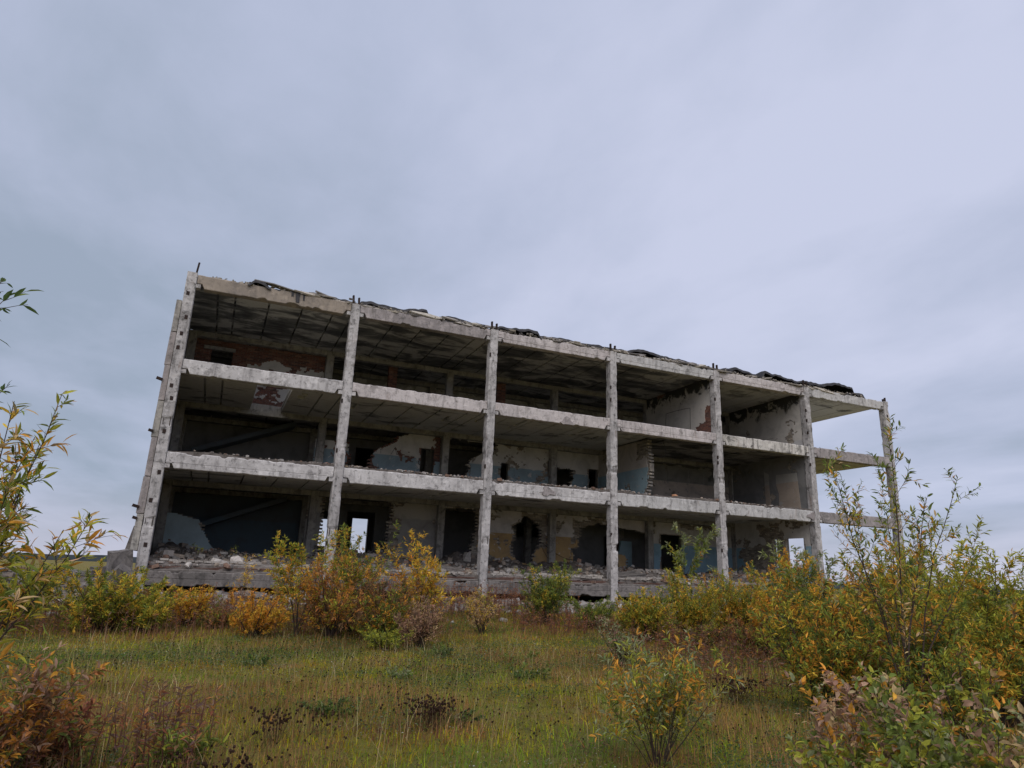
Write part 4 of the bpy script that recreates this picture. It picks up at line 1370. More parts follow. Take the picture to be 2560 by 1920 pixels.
# hooked marks on the plaster left on the top-floor brick wall
strokes([[(3.85, 9.95), (3.95, 9.72), (4.05, 9.60)], [(4.25, 9.9), (4.15, 9.85)], [(4.35, 9.95), (4.42, 9.70)], [(4.62, 9.78), (4.55, 9.65)], [(4.85, 9.92), (4.82, 9.7)], [(5.05, 9.98), (5.0, 9.9), (5.12, 9.92)], [(5.2, 9.88), (5.17, 9.6)], [(5.25, 9.88), (5.27, 9.6)]], 'y', 6.176, 0.010)

# ------------------------------------------------------------------ ruined foundation to the left
Fd = tag(empty('collapsed_foundation', (-3.0, 0, 0)), 'low collapsed foundation of broken slabs and beams left of the building', 'ruin')
for k, (x0, x1, z0, z1, y0) in enumerate(((-7.2, -3.9, 0.72, 1.05, -0.1), (-3.8, -0.55, 0.70, 1.10, 0.0))):
    o = rough_beam('plinth_beam', x0 + 3.0, x1 + 3.0, y0, y0 + 0.35, z0, z1, 700 + k, M['plinth'], False, 0.03, Fd)
for k, (x, y, z, sx, sy, sz, ry) in enumerate(((-1.7, 0.4, 1.14, 1.1, 0.9, 0.10, 0.05), (-2.9, 0.5, 1.12, 1.3, 1.0, 0.12, -0.06), (-4.6, 0.6, 1.05, 1.5, 1.0, 0.12, 0.04), (-1.15, 0.3, 1.26, 0.55, 0.5, 0.22, -0.1), (-6.2, 0.8, 1.0, 1.2, 0.9, 0.14, 0.08))):
    b = Buf()
    b.boxes([[x + 3, y, z]], [sx / 2, sy / 2, sz / 2], rotm([0.04], [ry], [0.1 * k]), None, 0.12, np.random.default_rng(k))
    b.obj('slab', M['plinth'], Fd)
b = Buf()
n = 700
rg = np.random.default_rng(33)
X = rg.uniform(-7.5, -0.6, n)
Y = rg.uniform(-0.9, 2.2, n)
Z = np.where(Y < -0.05, gh(X, Y) + 0.05 + 0.5 * smooth(-0.9, 0, Y), 1.08 + 0.1 * rg.random(n))
chunks(b, np.stack([X + 3, Y, Z], 1), 0.04 + 0.14 * rg.random(n) ** 2.5, rg, RUB * 0.6)
tag(b.obj('rubble', M['rubble'], Fd), None, None, None, 'stuff')
debris_floor('rubble_bed', -4.3, 2.4, -0.4, 3.0, lambda X, Y: 0.75 + 0.35 * smooth(-0.4, 0.1, Y), 0.12, 88, M['debris'], Fd)

# ------------------------------------------------------------------ plants
PAL = {'green': (0.195, 0.245, 0.058), 'dgreen': (0.100, 0.155, 0.050), 'grey': (0.310, 0.340, 0.175), 'ygreen': (0.400, 0.395, 0.058), 'yellow': (0.720, 0.490, 0.070),
       'orange': (0.690, 0.350, 0.060), 'rust': (0.480, 0.220, 0.080), 'brown': (0.290, 0.175, 0.090), 'dbrown': (0.130, 0.083, 0.052), 'pink': (0.440, 0.275, 0.190), 'tan': (0.580, 0.420, 0.220),
       'red': (0.310, 0.120, 0.068), 'plum': (0.220, 0.130, 0.108)}


def polyline(rg, p0, d, L, n, wob, up):
    P = [np.array(p0, float)]
    d = np.array(d, float)
    st = L / n
    for k in range(n):
        d = d + rg.normal(0, wob, 3) + np.array([0, 0, up])
        d = d / np.linalg.norm(d)
        P.append(P[-1] + d * st)
    return np.array(P)


def leaf_verts(P, D, Nn, L, W, near):
    side = nrm(np.cross(D, Nn))
    Nn = np.cross(side, D)
    L_ = L[:, None]
    W_ = W[:, None]
    if not near:
        v = np.stack([P, P + D * L_ * 0.45 + side * W_ / 2 + Nn * W_ * 0.22, P + D * L_ - Nn * L_ * 0.10, P + D * L_ * 0.45 - side * W_ / 2 + Nn * W_ * 0.22], 1)
        return v, np.array([[0, 1, 2, 3]]), None
    m1 = P + D * L_ * 0.32
    m2 = P + D * L_ * 0.68 - Nn * L_ * 0.05
    tip = P + D * L_ - Nn * L_ * 0.16
    f = Nn * W_ * 0.16
    v = np.stack([P, m1, m1 + side * W_ * 0.5 + f, m1 - side * W_ * 0.5 + f, m2, m2 + side * W_ * 0.40 + f, m2 - side * W_ * 0.40 + f, tip], 1)
    return v, np.array([[2, 5, 4, 1], [1, 4, 6, 3]]), np.array([[0, 2, 1], [0, 1, 3], [5, 7, 4], [4, 7, 6]])


LEAFME = {}


def leaf_mesh(cname, ratio):
    key = (cname, round(ratio, 2))
    if key not in LEAFME:
        v, q, t = leaf_verts(np.zeros((1, 3)), np.array([[1., 0, 0]]), np.array([[0, 0, 1.]]), np.array([1.0]), np.array([ratio]), True)
        b = Buf()
        b.add(v[0], q, t, np.array(PAL[cname]))
        me = b.mesh('leaf')
        me.materials.append(M['leaf'])
        LEAFME[key] = me
    return LEAFME[key]


def shrub(name, label, base, h, spread, nstem, nleaf, leaf, pal, seed, cat='shrub', lean=(0, 0), near=0, nearmesh=False, bare=0.25, nbr=9, ratio=0.26, wood=(0.075, 0.055, 0.045), r0=0.012,
          group=None, up=0.10, clump=0.82, stemvar=0.28, brlen=0.36, droop=0.12, toppal=None, twigs=3, zoff=None):
    rg = np.random.default_rng(seed)
    x, y = base
    z = float(gh(x, y)) - 0.03 if zoff is None else zoff
    root = tag(empty(name, (x, y, z)), label, cat, group)
    names = [p for p, wt in pal]
    wts = np.array([wt for p, wt in pal], float)
    wts /= wts.sum()
    tw = []
    for s in range(nstem):
        a = 2 * np.pi * (s + rg.uniform(-0.3, 0.3)) / nstem
        out = rg.uniform(0.25, 1.0) ** 0.8
        Ls = h * (1 - stemvar * rg.random() - 0.12 * out)
        d = np.array([math.cos(a) * out * spread / h * 1.15 + lean[0], math.sin(a) * out * spread / h * 1.15 + lean[1], 1.0])
        p0 = np.array([math.cos(a), math.sin(a), 0]) * 0.06 * spread * rg.random()
        P = polyline(rg, p0, nrm(d), Ls * np.linalg.norm(d) * 0.95, 9, 0.085, up * 0.12)
        b = Buf()
        b.tube(P, r0 * (0.7 + 0.5 * rg.random()), r0 * 0.18, 5, np.array(wood))
        nb = int(nbr * (0.7 + 0.6 * rg.random()))
        for k in range(nb):
            t = bare + (0.97 - bare) * (k + rg.random()) / nb
            i = min(int(t * 9), 8)
            q0 = P[i] + (P[i + 1] - P[i]) * (t * 9 - i)
            ax = nrm(P[i + 1] - P[i])
            ph = k * 2.4 + rg.uniform(-0.5, 0.5)
            u = nrm(np.cross(ax, [0.2, 0.9, 0.3]))
            wv = np.cross(ax, u)
            dd = nrm(ax * 0.75 + (u * math.cos(ph) + wv * math.sin(ph)) * rg.uniform(0.5, 1.0))
            Lb = h * brlen * (1.05 - 0.72 * t) * rg.uniform(0.6, 1.2)
            Q = polyline(rg, q0, dd, Lb, 5, 0.10, up)
            b.tube(Q, r0 * 0.32 * (1.1 - 0.5 * t), r0 * 0.10, 3, np.array(wood))
            tw.append((Q, 1.0, t))
            for m in range(twigs):
                tt = rg.uniform(0.25, 0.85)
                j = min(int(tt * 5), 4)
                dq = nrm(nrm(Q[j + 1] - Q[j]) + rg.normal(0, 0.55, 3))
                T = polyline(rg, Q[j], dq, Lb * rg.uniform(0.25, 0.5), 3, 0.1, up)
                b.tube(T, r0 * 0.14, r0 * 0.07, 3, np.array(wood))
                tw.append((T, 0.6, t))
        tw.append((P[5:], 0.9, 0.95))
        b.obj('stem', M['bark'], root)
    # leaves along the outer twigs
    lens = np.array([np.linalg.norm(np.diff(T[0], axis=0), axis=1).sum() * T[1] for T in tw])
    cnt = rg.multinomial(nleaf, lens / lens.sum())
    Ps, Ds, Ci, Hs = [], [], [], []
    for (T, wgt, tpos), n in zip(tw, cnt):
        if n == 0:
            continue
        s = rg.uniform(0.12, 1.0, n) ** 0.85
        m = len(T) - 1
        f = s * m
        i = np.minimum(f.astype(int), m - 1)
        p = T[i] + (T[i + 1] - T[i]) * (f - i)[:, None]
        ax = nrm(T[i + 1] - T[i])
        u = nrm(np.cross(ax, np.array([0.3, 0.5, 0.81])))
        wv = np.cross(ax, u)
        ph = rg.uniform(0, 2 * np.pi, n)
        al = rg.uniform(0.45, 1.15, n)
        d = nrm(ax * np.cos(al)[:, None] + (u * np.cos(ph)[:, None] + wv * np.sin(ph)[:, None]) * np.sin(al)[:, None] + np.array([0, 0, -droop]))
        ww = wts
        nm = names
        main = rg.choice(len(nm), p=ww)
        ci = np.where(rg.random(n) < clump, main, rg.choice(len(nm), n, p=ww))
        if toppal is not None:
            tp = names.index(toppal)
            ci = np.where((rg.random(n) < smooth(0.55, 1.0, (tpos * 0.5 + 0.5 * s))), tp, ci)
        Ps.append(p)
        Ds.append(d)
        Ci.append(ci)
    P = np.concatenate(Ps)
    D = np.concatenate(Ds)
    #DBG
    ci = np.concatenate(Ci)
    n = len(P)
    Nn = nrm(rg.normal(0, 0.55, (n, 3)) + np.array([0, 0, 1.0]))
    L = leaf * rg.uniform(0.6, 1.25, n)
    W = L * ratio * rg.uniform(0.75, 1.3, n)
    Ccol = np.array([PAL[k] for k in names])[ci] * rg.uniform(0.55, 1.45, (n, 1)) * rg.uniform(0.92, 1.08, (n, 3))
    sel = np.zeros(n, bool)
    if near:
        wp = P + np.array([x, y, z])
        v = wp - CAM
        dep = v @ FX
        px, py = 1280 + FPX * (v @ RX) / dep, 960 - FPX * (v @ UX) / dep
        sc = L / np.linalg.norm(v, axis=1) * ((px > -40) & (px < 2600) & (py < 1960) & (py > -40) & (dep > 0.3))
        o = np.argsort(-sc)[:near]
        sel[o[sc[o] > 0]] = True
        side = nrm(np.cross(D, Nn))
        N2 = np.cross(side, D)
        for k in np.where(sel)[0]:
            ob = link('leaf', leaf_mesh(names[ci[k]], ratio), root)
            mt = np.eye(4)
            mt[:3, 0] = D[k] * L[k]
            mt[:3, 1] = -side[k] * L[k] * (W[k] / L[k] / ratio)
            mt[:3, 2] = N2[k] * L[k]
            mt[:3, 3] = P[k]
            ob.matrix_basis = Matrix(mt.tolist())
    k = ~sel
    if k.any():
        v, q, t = leaf_verts(P[k], D[k], Nn[k], L[k], W[k], nearmesh)
        m = v.shape[1]
        N = int(k.sum())
        off = (np.arange(N) * m)[:, None, None]
        b = Buf()
        b.add(v.reshape(-1, 3), (q[None] + off).reshape(-1, 4), None if t is None else (t[None] + off).reshape(-1, 3), np.repeat(Ccol[k], m, 0))
        tag(b.obj('foliage', M['leaf'], root), None, None, None, 'stuff')
    return root


YG = [('ygreen', 5), ('yellow', 3), ('green', 3), ('orange', 1)]
# --- row of bushes at the foot of the ruin, left to right
def bush(label, x, y, h, spread, nstem, nleaf, leaf, pal, seed, **k):
    return shrub('willow_bush', label, (x, y), h * 1.2, spread * 1.5, int(nstem * 1.3), int(nleaf * 1.05), leaf * 0.92, pal, seed, **{'stemvar': 0.48, 'r0': 0.015, 'wood': (0.055, 0.040, 0.033), **k})


bush('wide yellow-green bush spreading left of the corner column', 0.15, -8.7, 1.30, 1.15, 20, 13000, 0.095, [('ygreen', 5), ('yellow', 3), ('green', 4), ('brown', 1)], 1001, bare=0.12)
bush('olive bush at the far left of the bush row, behind the near willow', -1.6, -8.4, 1.25, 1.1, 15, 8000, 0.095, [('ygreen', 4), ('green', 5), ('yellow', 2)], 1002, bare=0.12)
bush('small orange-yellow bush just right of the corner column foot', 1.75, -8.0, 0.90, 0.50, 10, 3200, 0.085, [('yellow', 4), ('orange', 4), ('ygreen', 1)], 1003, bare=0.12)
shrub('sapling', 'thin nearly leafless sapling in front of the leftmost plinth beam', (2.9, -4.8), 1.7, 0.30, 2, 260, 0.10, [('tan', 2), ('yellow', 3), ('pink', 1)], 1004, 'sapling', r0=0.008)
shrub('sapling', 'slender pale sapling before the plinth between two orange bushes', (3.9, -5.2), 1.6, 0.30, 2, 240, 0.10, [('tan', 2), ('yellow', 3)], 1005, 'sapling', r0=0.008)
bush('low bright orange bush left of the big brown bush', 3.05, -9.5, 0.95, 0.62, 13, 5000, 0.085, [('yellow', 4), ('orange', 6), ('brown', 1)], 1006, bare=0.1)
bush('big rusty brown bush in front of the second column', 4.65, -9.8, 1.75, 0.95, 18, 6800, 0.095, [('rust', 3), ('orange', 4), ('brown', 4), ('ygreen', 2)], 1007, bare=0.12)
bush('tall bush with green and yellow top left of the second column', 3.95, -9.4, 2.50, 0.34, 5, 2600, 0.11, [('ygreen', 4), ('yellow', 3), ('orange', 3), ('green', 2)], 1008, toppal='ygreen')
bush('tangled orange and olive bush covering the second column foot', 5.25, -8.8, 2.60, 0.55, 8, 3600, 0.11, [('orange', 3), ('yellow', 3), ('ygreen', 3), ('brown', 2), ('green', 2)], 1009, toppal='green')
bush('upright golden-yellow bush right of the brown bush', 6.95, -8.7, 2.6, 0.40, 6, 2600, 0.12, [('yellow', 6), ('orange', 4), ('ygreen', 2)], 1010, toppal='yellow', bare=0.15)
bush('dark brown undergrowth bush below the golden bush', 5.95, -9.5, 1.25, 0.75, 14, 6000, 0.09, [('brown', 4), ('rust', 3), ('dbrown', 2), ('green', 2)], 1011, bare=0.1)
bush('olive and brown bush between the rusty and the golden bush', 5.7, -10.3, 1.15, 0.55, 11, 3800, 0.09, [('green', 4), ('brown', 3), ('orange', 2), ('ygreen', 3)], 1031, bare=0.1)
bush('dry pinkish-tan bush at the meadow edge right of the brown bush', 6.35, -11.0, 1.05, 0.48, 12, 4200, 0.075, [('pink', 6), ('tan', 2), ('brown', 2)], 1012, bare=0.1)
bush('small light green tuft-like bush at the meadow edge', 5.45, -11.3, 0.45, 0.45, 14, 2400, 0.075, [('ygreen', 6), ('green', 3)], 1013, bare=0.05)
bush('small tan bush between the golden and the green bush', 8.4, -9.2, 0.9, 0.35, 8, 1300, 0.08, [('tan', 4), ('yellow', 2), ('pink', 2)], 1014)
bush('compact dark green bush in front of the rubble slope', 11.15, -7.3, 1.75, 0.68, 16, 8500, 0.09, [('green', 6), ('ygreen', 3), ('dgreen', 3), ('yellow', 1)], 1015, bare=0.08)
bush('low green bush beside the compact dark green bush', 12.3, -8.0, 0.85, 0.75, 12, 4200, 0.085, [('green', 5), ('dgreen', 2), ('ygreen', 2)], 1016, bare=0.08)
bush('broad yellow-green bush below the fourth column', 12.5, -10.3, 1.60, 0.80, 20, 12000, 0.080, YG, 1017, bare=0.08)
bush('broad yellow-green bush left of the fifth column foot', 13.9, -10.4, 1.75, 0.90, 20, 13000, 0.080, [('ygreen', 5), ('yellow', 4), ('green', 3), ('orange', 1)], 1018, bare=0.08)
bush('yellow-green bush nearest the fifth column foot', 15.5, -10.3, 1.85, 0.85, 17, 11000, 0.085, [('ygreen', 4), ('orange', 3), ('green', 3), ('yellow', 2)], 1019, bare=0.08)
bush('amber bush behind the bright orange bush', 16.9, -10.8, 2.0, 0.85, 15, 9000, 0.09, [('orange', 4), ('ygreen', 3), ('green', 3), ('yellow', 3)], 1032, bare=0.08)
shrub('sapling', 'tall slender green sapling standing before the dark doorway', (18.1, -4.7), 3.9, 0.30, 2, 1000, 0.17, [('green', 4), ('grey', 3), ('ygreen', 3), ('orange', 1)], 1020, 'sapling', r0=0.012, toppal='grey', bare=0.3)
bush('small grey-tipped bush behind the foreground sapling', 9.3, -14.2, 0.9, 0.45, 8, 1200, 0.085, [('grey', 4), ('pink', 3), ('green', 2)], 1021)
bush('bright orange bush left of the large green willow', 14.3, -13.3, 2.15, 0.85, 15, 11500, 0.105, [('orange', 6), ('yellow', 5), ('ygreen', 3)], 1022, bare=0.1)
bush('tall narrow grey-green shoots between orange bush and willow', 13.5, -14.6, 2.35, 0.42, 8, 3600, 0.13, [('green', 5), ('grey', 3), ('ygreen', 2), ('orange', 1)], 1023, toppal='grey', bare=0.1)
bush('orange and olive bush filling the gap behind the large willow', 13.4, -15.6, 1.95, 0.95, 14, 8500, 0.115, [('orange', 4), ('green', 4), ('yellow', 2), ('ygreen', 3), ('brown', 1)], 1024, bare=0.1)
bush('olive bush right behind the large willow trunk', 14.9, -15.6, 2.4, 0.95, 14, 8500, 0.115, [('ygreen', 5), ('green', 4), ('orange', 3), ('yellow', 2)], 1033, bare=0.1, toppal='ygreen')
bush('olive bush right of the large willow trunk', 13.7, -17.3, 2.35, 0.90, 13, 8000, 0.115, [('green', 5), ('ygreen', 4), ('orange', 2), ('yellow', 2)], 1025, toppal='ygreen', bare=0.12)
bush('yellow-green bush at the right edge of the picture', 12.9, -19.0, 2.75, 0.85, 13, 7500, 0.11, [('ygreen', 6), ('green', 4), ('yellow', 3), ('orange', 1)], 1026, toppal='ygreen', bare=0.15)
bush('dark stemmed bush low at the right edge', 11.9, -20.3, 1.75, 0.75, 11, 4800, 0.10, [('green', 4), ('ygreen', 3), ('orange', 3), ('brown', 2)], 1027, bare=0.35)
bush('orange leaved low bush beneath the willow on the right', 11.4, -18.6, 1.35, 0.75, 12, 5200, 0.105, [('orange', 4), ('green', 4), ('brown', 2), ('ygreen', 2)], 1034, bare=0.15)
bush('low olive bush between the small orange bush and the bright orange bush', 2.35, -8.3, 0.55, 0.55, 10, 2200, 0.08, [('brown', 4), ('green', 3), ('rust', 3), ('ygreen', 2)], 1035, bare=0.08)
bush('yellow bush nestled against the wide yellow-green bush', 0.95, -8.9, 0.95, 0.65, 12, 4200, 0.09, [('yellow', 3), ('ygreen', 6), ('green', 3)], 1036, bare=0.1)
bush('straggly tan bush at the foot of the third column', 9.6, -6.0, 0.85, 0.5, 9, 1400, 0.09, [('tan', 3), ('ygreen', 3), ('pink', 2), ('yellow', 2)], 1037)
bush('low russet bush under the yellow-green bushes on the right', 13.0, -11.8, 0.70, 0.8, 12, 2600, 0.08, [('rust', 2), ('brown', 4), ('green', 4), ('ygreen', 3)], 1038, bare=0.08)
bush('low brown bush at the foot of the bright orange bush', 13.2, -13.6, 0.85, 0.8, 13, 3800, 0.085, [('brown', 5), ('rust', 3), ('green', 2), ('ygreen', 2)], 1039, bare=0.08)
bush('far bush seen through the window opening at the right end', 40.5, 5.5, 2.6, 1.2, 9, 1500, 0.16, [('pink', 3), ('rust', 2), ('ygreen', 3)], 1028)
bush('pale bush beyond the right end column', 36.5, -6.5, 2.4, 1.4, 9, 2500, 0.14, [('ygreen', 4), ('green', 3), ('tan', 2)], 1029)
# saplings growing on the rubble inside
for k, (x, y, h, lb) in enumerate(((1.6, 2.2, 0.75, 'tiny sapling rooted in rubble before the blue wall'), (2.75, 1.6, 0.95, 'leaning little sapling beside the pointed stone in the leftmost bay'), (13.6 - 0.2, 0.2, 0.6, 'small weed on the rubble by the third column'))):
    shrub('sapling', lb, (x, y), h, 0.22, 2, 60, 0.085, [('ygreen', 3), ('tan', 2), ('green', 2)], 1040 + k, 'sapling', r0=0.006, zoff=zrub(x, y) - 0.02, lean=(0.25 if k == 1 else 0, 0), nbr=5, twigs=1)
# tall shoots in front of the fifth column
shrub('sapling', 'pale grey-green shoots beside the fifth column foot', (17.6, -7.4), 2.3, 0.55, 4, 700, 0.13, [('grey', 5), ('green', 3), ('orange', 2)], 1050, 'sapling', toppal='grey')

# --- large willow on the right
shrub('willow_tree', 'large open-crowned willow tree on the right, green with yellowing leaves', (9.74, -19.75), 4.95, 0.52, 7, 3300, 0.086, [('green', 5), ('dgreen', 1), ('orange', 4), ('tan', 3), ('ygreen', 5), ('yellow', 2)], 1101, 'tree',
      near=260, nearmesh=True, r0=0.016, nbr=11, bare=0.30, ratio=0.22, toppal='green', brlen=0.22, twigs=3, clump=0.55, stemvar=0.45)
bush('dense low green growth around the large willow trunk', 10.5, -19.0, 1.45, 0.90, 13, 6500, 0.105, [('green', 5), ('dgreen', 2), ('orange', 4), ('ygreen', 4), ('brown', 1)], 1102, nearmesh=True, bare=0.12)
bush('yellow-green thicket wrapping the left side of the willow trunk', 9.45, -18.7, 1.45, 0.70, 14, 6000, 0.085, [('ygreen', 5), ('green', 4), ('orange', 3), ('yellow', 2)], 1061, bare=0.1)
bush('green and amber thicket right of the willow trunk', 10.95, -20.0, 1.45, 0.75, 14, 6000, 0.085, [('green', 5), ('ygreen', 4), ('orange', 3), ('yellow', 2)], 1062, bare=0.12)
bush('yellow-green thicket behind the dark stemmed bush at the right edge', 11.9, -19.3, 1.75, 0.80, 14, 6000, 0.085, [('ygreen', 6), ('yellow', 3), ('green', 3)], 1063, bare=0.1, toppal='ygreen')
bush('low olive bush hiding the foot of the willow trunk', 9.75, -20.25, 0.95, 0.60, 14, 4600, 0.080, [('green', 5), ('ygreen', 4), ('orange', 2), ('brown', 1)], 1064, bare=0.1)
# --- foreground sapling, centre right
bush('grey-green and orange young willow standing alone in the foreground meadow', 5.84, -20.2, 1.18, 0.46, 16, 3000, 0.078, [('grey', 5), ('green', 3), ('orange', 4), ('ygreen', 4)], 1103, near=285, nearmesh=True,
      r0=0.006, bare=0.25, nbr=9, ratio=0.22, brlen=0.34, twigs=2)
# --- bottom right broad-leaved shrub
shrub('broadleaf_shrub', 'broad-leaved shrub with pale pink and green leaves filling the bottom right corner', (5.80, -22.95), 1.42, 0.66, 20, 2600, 0.056, [('green', 6), ('grey', 1), ('pink', 3), ('tan', 2), ('ygreen', 4), ('orange', 1)], 1104, near=285, nearmesh=True,
      r0=0.006, bare=0.30, nbr=9, ratio=0.46, brlen=0.30, twigs=2, clump=0.75)
shrub('broadleaf_shrub', 'green broad-leaved shrub low beside the corner shrub', (5.50, -22.85), 1.05, 0.48, 15, 2200, 0.056, [('green', 6), ('ygreen', 4), ('grey', 2), ('pink', 1)], 1111, near=120, nearmesh=True, r0=0.005, bare=0.2, ratio=0.46, nbr=7, twigs=1)
shrub('broadleaf_shrub', 'pinkish broad-leaved shoots left of the corner shrub', (5.72, -22.40), 1.30, 0.34, 8, 1000, 0.058, [('pink', 6), ('tan', 3), ('orange', 2), ('grey', 2)], 1105, near=160, nearmesh=True, r0=0.006, bare=0.35, ratio=0.42, nbr=7, twigs=1)
# --- near willow on the left
bush('near willow with long green and orange leaves leaning in from the left edge', 0.72, -21.70, 2.42, 0.10, 18, 4600, 0.084, [('green', 6), ('orange', 4), ('tan', 3), ('ygreen', 5), ('yellow', 1)], 1210, near=285, nearmesh=True,
      r0=0.010, bare=0.54, nbr=12, ratio=0.20, lean=(0.0, 0.0), brlen=0.14, stemvar=0.35, up=0.05, twigs=3, clump=0.6)
shrub('willow_tree', 'tall dark willow whose twig tips reach in at the upper left edge', (0.22, -20.9), 4.0, 0.40, 6, 1200, 0.085, [('dgreen', 8), ('green', 2)], 1313, 'tree', near=100, nearmesh=True, r0=0.02, bare=0.45, nbr=9, ratio=0.26, brlen=0.22)
shrub('broadleaf_shrub', 'rust-coloured low plants in the bottom left corner', (0.72, -19.5), 1.10, 0.62, 16, 3200, 0.075, [('rust', 4), ('orange', 2), ('brown', 3), ('pink', 2), ('green', 3)], 1108, near=150, nearmesh=True, r0=0.006, ratio=0.28, bare=0.2)
shrub('broadleaf_shrub', 'dark red leafy plants beside the rust-coloured corner plants', (0.98, -18.95), 0.62, 0.52, 20, 2300, 0.066, [('red', 4), ('rust', 4), ('green', 4), ('brown', 2), ('tan', 1)], 1109, nearmesh=True, r0=0.004, ratio=0.26, bare=0.1)
shrub('herb', 'fresh green lance-leaved herb at the lower left edge of the meadow', (1.95, -19.15), 0.36, 0.32, 9, 420, 0.09, [('green', 6), ('ygreen', 3)], 1110, 'plant', nearmesh=True, r0=0.004, ratio=0.22, bare=0.2)
for k, (x, y, h, c, lb) in enumerate(((3.4, -17.5, 0.16, 'dgreen', 'dark green herb clump left of the middle foreground'), (6.9, -15.2, 0.20, 'dgreen', 'low dark green herb mat in the middle of the meadow'), (7.6, -13.2, 0.22, 'green', 'long low herb mat below the russet grass'),
                                      (6.4, -12.2, 0.20, 'dgreen', 'small dark herb mound near the pinkish bush'), (4.6, -18.1, 0.16, 'dgreen', 'green herb tuft beside the dark seed-head clump'), (2.9, -13.2, 0.18, 'dgreen', 'dark herb mat in front of the low orange bush'),
                                      (4.9, -14.6, 0.16, 'grey', 'greyish herb mat in the left half of the meadow'))):
    shrub('herb', lb, (x, y), h, 0.75 if k in (1, 2) else 0.42, 22, 1500, 0.045, [(c, 6), ('green', 3), ('grey', 1)], 1120 + k, 'plant', r0=0.003, ratio=0.42, bare=0.05, twigs=1, nbr=6, stemvar=0.6)

# ------------------------------------------------------------------ meadow
def in_view(x, y, z=0.05, pad=60):
    v = np.stack([x - CAM[0], y - CAM[1], np.full_like(x, z) - CAM[2]], -1)
    d = v @ FX
    px, py = 1280 + FPX * (v @ RX) / d, 960 - FPX * (v @ UX) / d
    return (d > 0.5) & (px > -pad) & (px < 2560 + pad) & (py < 1920 + pad * 3)


def scatter(n, rg, rmin=4.5, rmax=25.5, pw=1.0):
    """points on the meadow, denser near the viewer's side"""
    out = []
    tot = 0
    while tot < n:
        m = n * 2
        r = rmin + (rmax - rmin) * rg.random(m) ** pw
        a = YAW + rg.uniform(-0.72, 0.72, m)
        x = CAM[0] + r * np.sin(a)
        y = CAM[1] + r * np.cos(a)
        k = in_view(x, y) & (y < -1.6)
        out.append(np.stack([x[k], y[k], r[k]], 1))
        tot += int(k.sum())
    return np.concatenate(out)[:n]


GC = np.array([[0.345, 0.325, 0.018], [0.220, 0.295, 0.022], [0.410, 0.265, 0.034], [0.135, 0.225, 0.030], [0.390, 0.170, 0.044], [0.440, 0.340, 0.090]])


def blades(name, label, n, hmin, hmax, wid, seed, cols, colw, patch=None, bend=0.5, rmax=25.5, pw=1.0, curve=3):
    rg = np.random.default_rng(seed)
    S_ = scatter(int(n * (1.6 if patch else 1)), rg, 4.5, rmax, pw)
    if patch:
        S_ = S_[patch(S_[:, 0], S_[:, 1], rg)][:n]
    x, y, r = S_.T
    n = len(x)
    z = gh(x, y) - 0.01
    big = fbm(x * 0.45, y * 0.45, 21, 3)
    hh = (hmin + (hmax - hmin) * rg.random(n) ** 1.8) * (0.55 + 0.9 * fbm(x * 0.9, y * 0.9, 33, 3))
    az = rg.uniform(0, 2 * np.pi, n)
    d = np.stack([np.cos(az), np.sin(az), np.zeros(n)], 1)
    s = np.stack([-np.sin(az), np.cos(az), np.zeros(n)], 1)
    # orient broadside to be visible but random
    w_ = wid * rg.uniform(0.6, 1.3, n) * (0.7 + r / 14)
    bd = rg.uniform(0.1, 1.0, n) * bend
    P0 = np.stack([x, y, z], 1)
    up = np.array([0, 0, 1.0])
    lv = []
    for k in range(curve):
        t = k / curve
        c = P0 + up * (hh * (t - 0.25 * bd * t * t))[:, None] + d * (hh * bd * t * t)[:, None]
        lv += [c - s * (w_ * (1 - t * 0.75) / 2)[:, None], c + s * (w_ * (1 - t * 0.75) / 2)[:, None]]
    lv.append(P0 + up * (hh * (1 - 0.25 * bd))[:, None] + d * (hh * bd)[:, None])
    V = np.stack(lv, 1)
    m = V.shape[1]
    q = np.array([[2 * k, 2 * k + 1, 2 * k + 3, 2 * k + 2] for k in range(curve - 1)])
    t = np.array([[m - 3, m - 2, m - 1]])
    off = (np.arange(n) * m)[:, None, None]
    pn = fbm(x * 0.55 + 3, y * 0.75, 61, 3)
    pn2 = fbm(x * 1.6, y * 2.2, 67, 3)
    # patches of one colour over several paces
    key = np.clip((pn * 0.65 + pn2 * 0.35 + rg.normal(0, 0.05, n) - 0.32) / 0.36, 0, 0.999)
    cum = np.cumsum(np.array(colw) / np.sum(colw))
    ci = np.searchsorted(cum, key)
    ci = np.where(rg.random(n) < 0.16, rg.integers(0, len(cols), n), ci)
    C_ = np.asarray(cols)[np.clip(ci, 0, len(cols) - 1)] * rg.uniform(0.6, 1.3, (n, 1)) * (0.50 + 1.0 * fbm(x * 1.1 + 7, y * 1.5, 131, 4))[:, None]
    b = Buf()
    b.add(V.reshape(-1, 3), (q[None] + off).reshape(-1, 4), (t[None] + off).reshape(-1, 3), np.repeat(C_, m, 0))
    return tag(b.obj(name, M['grass']), label, None, None, 'stuff')


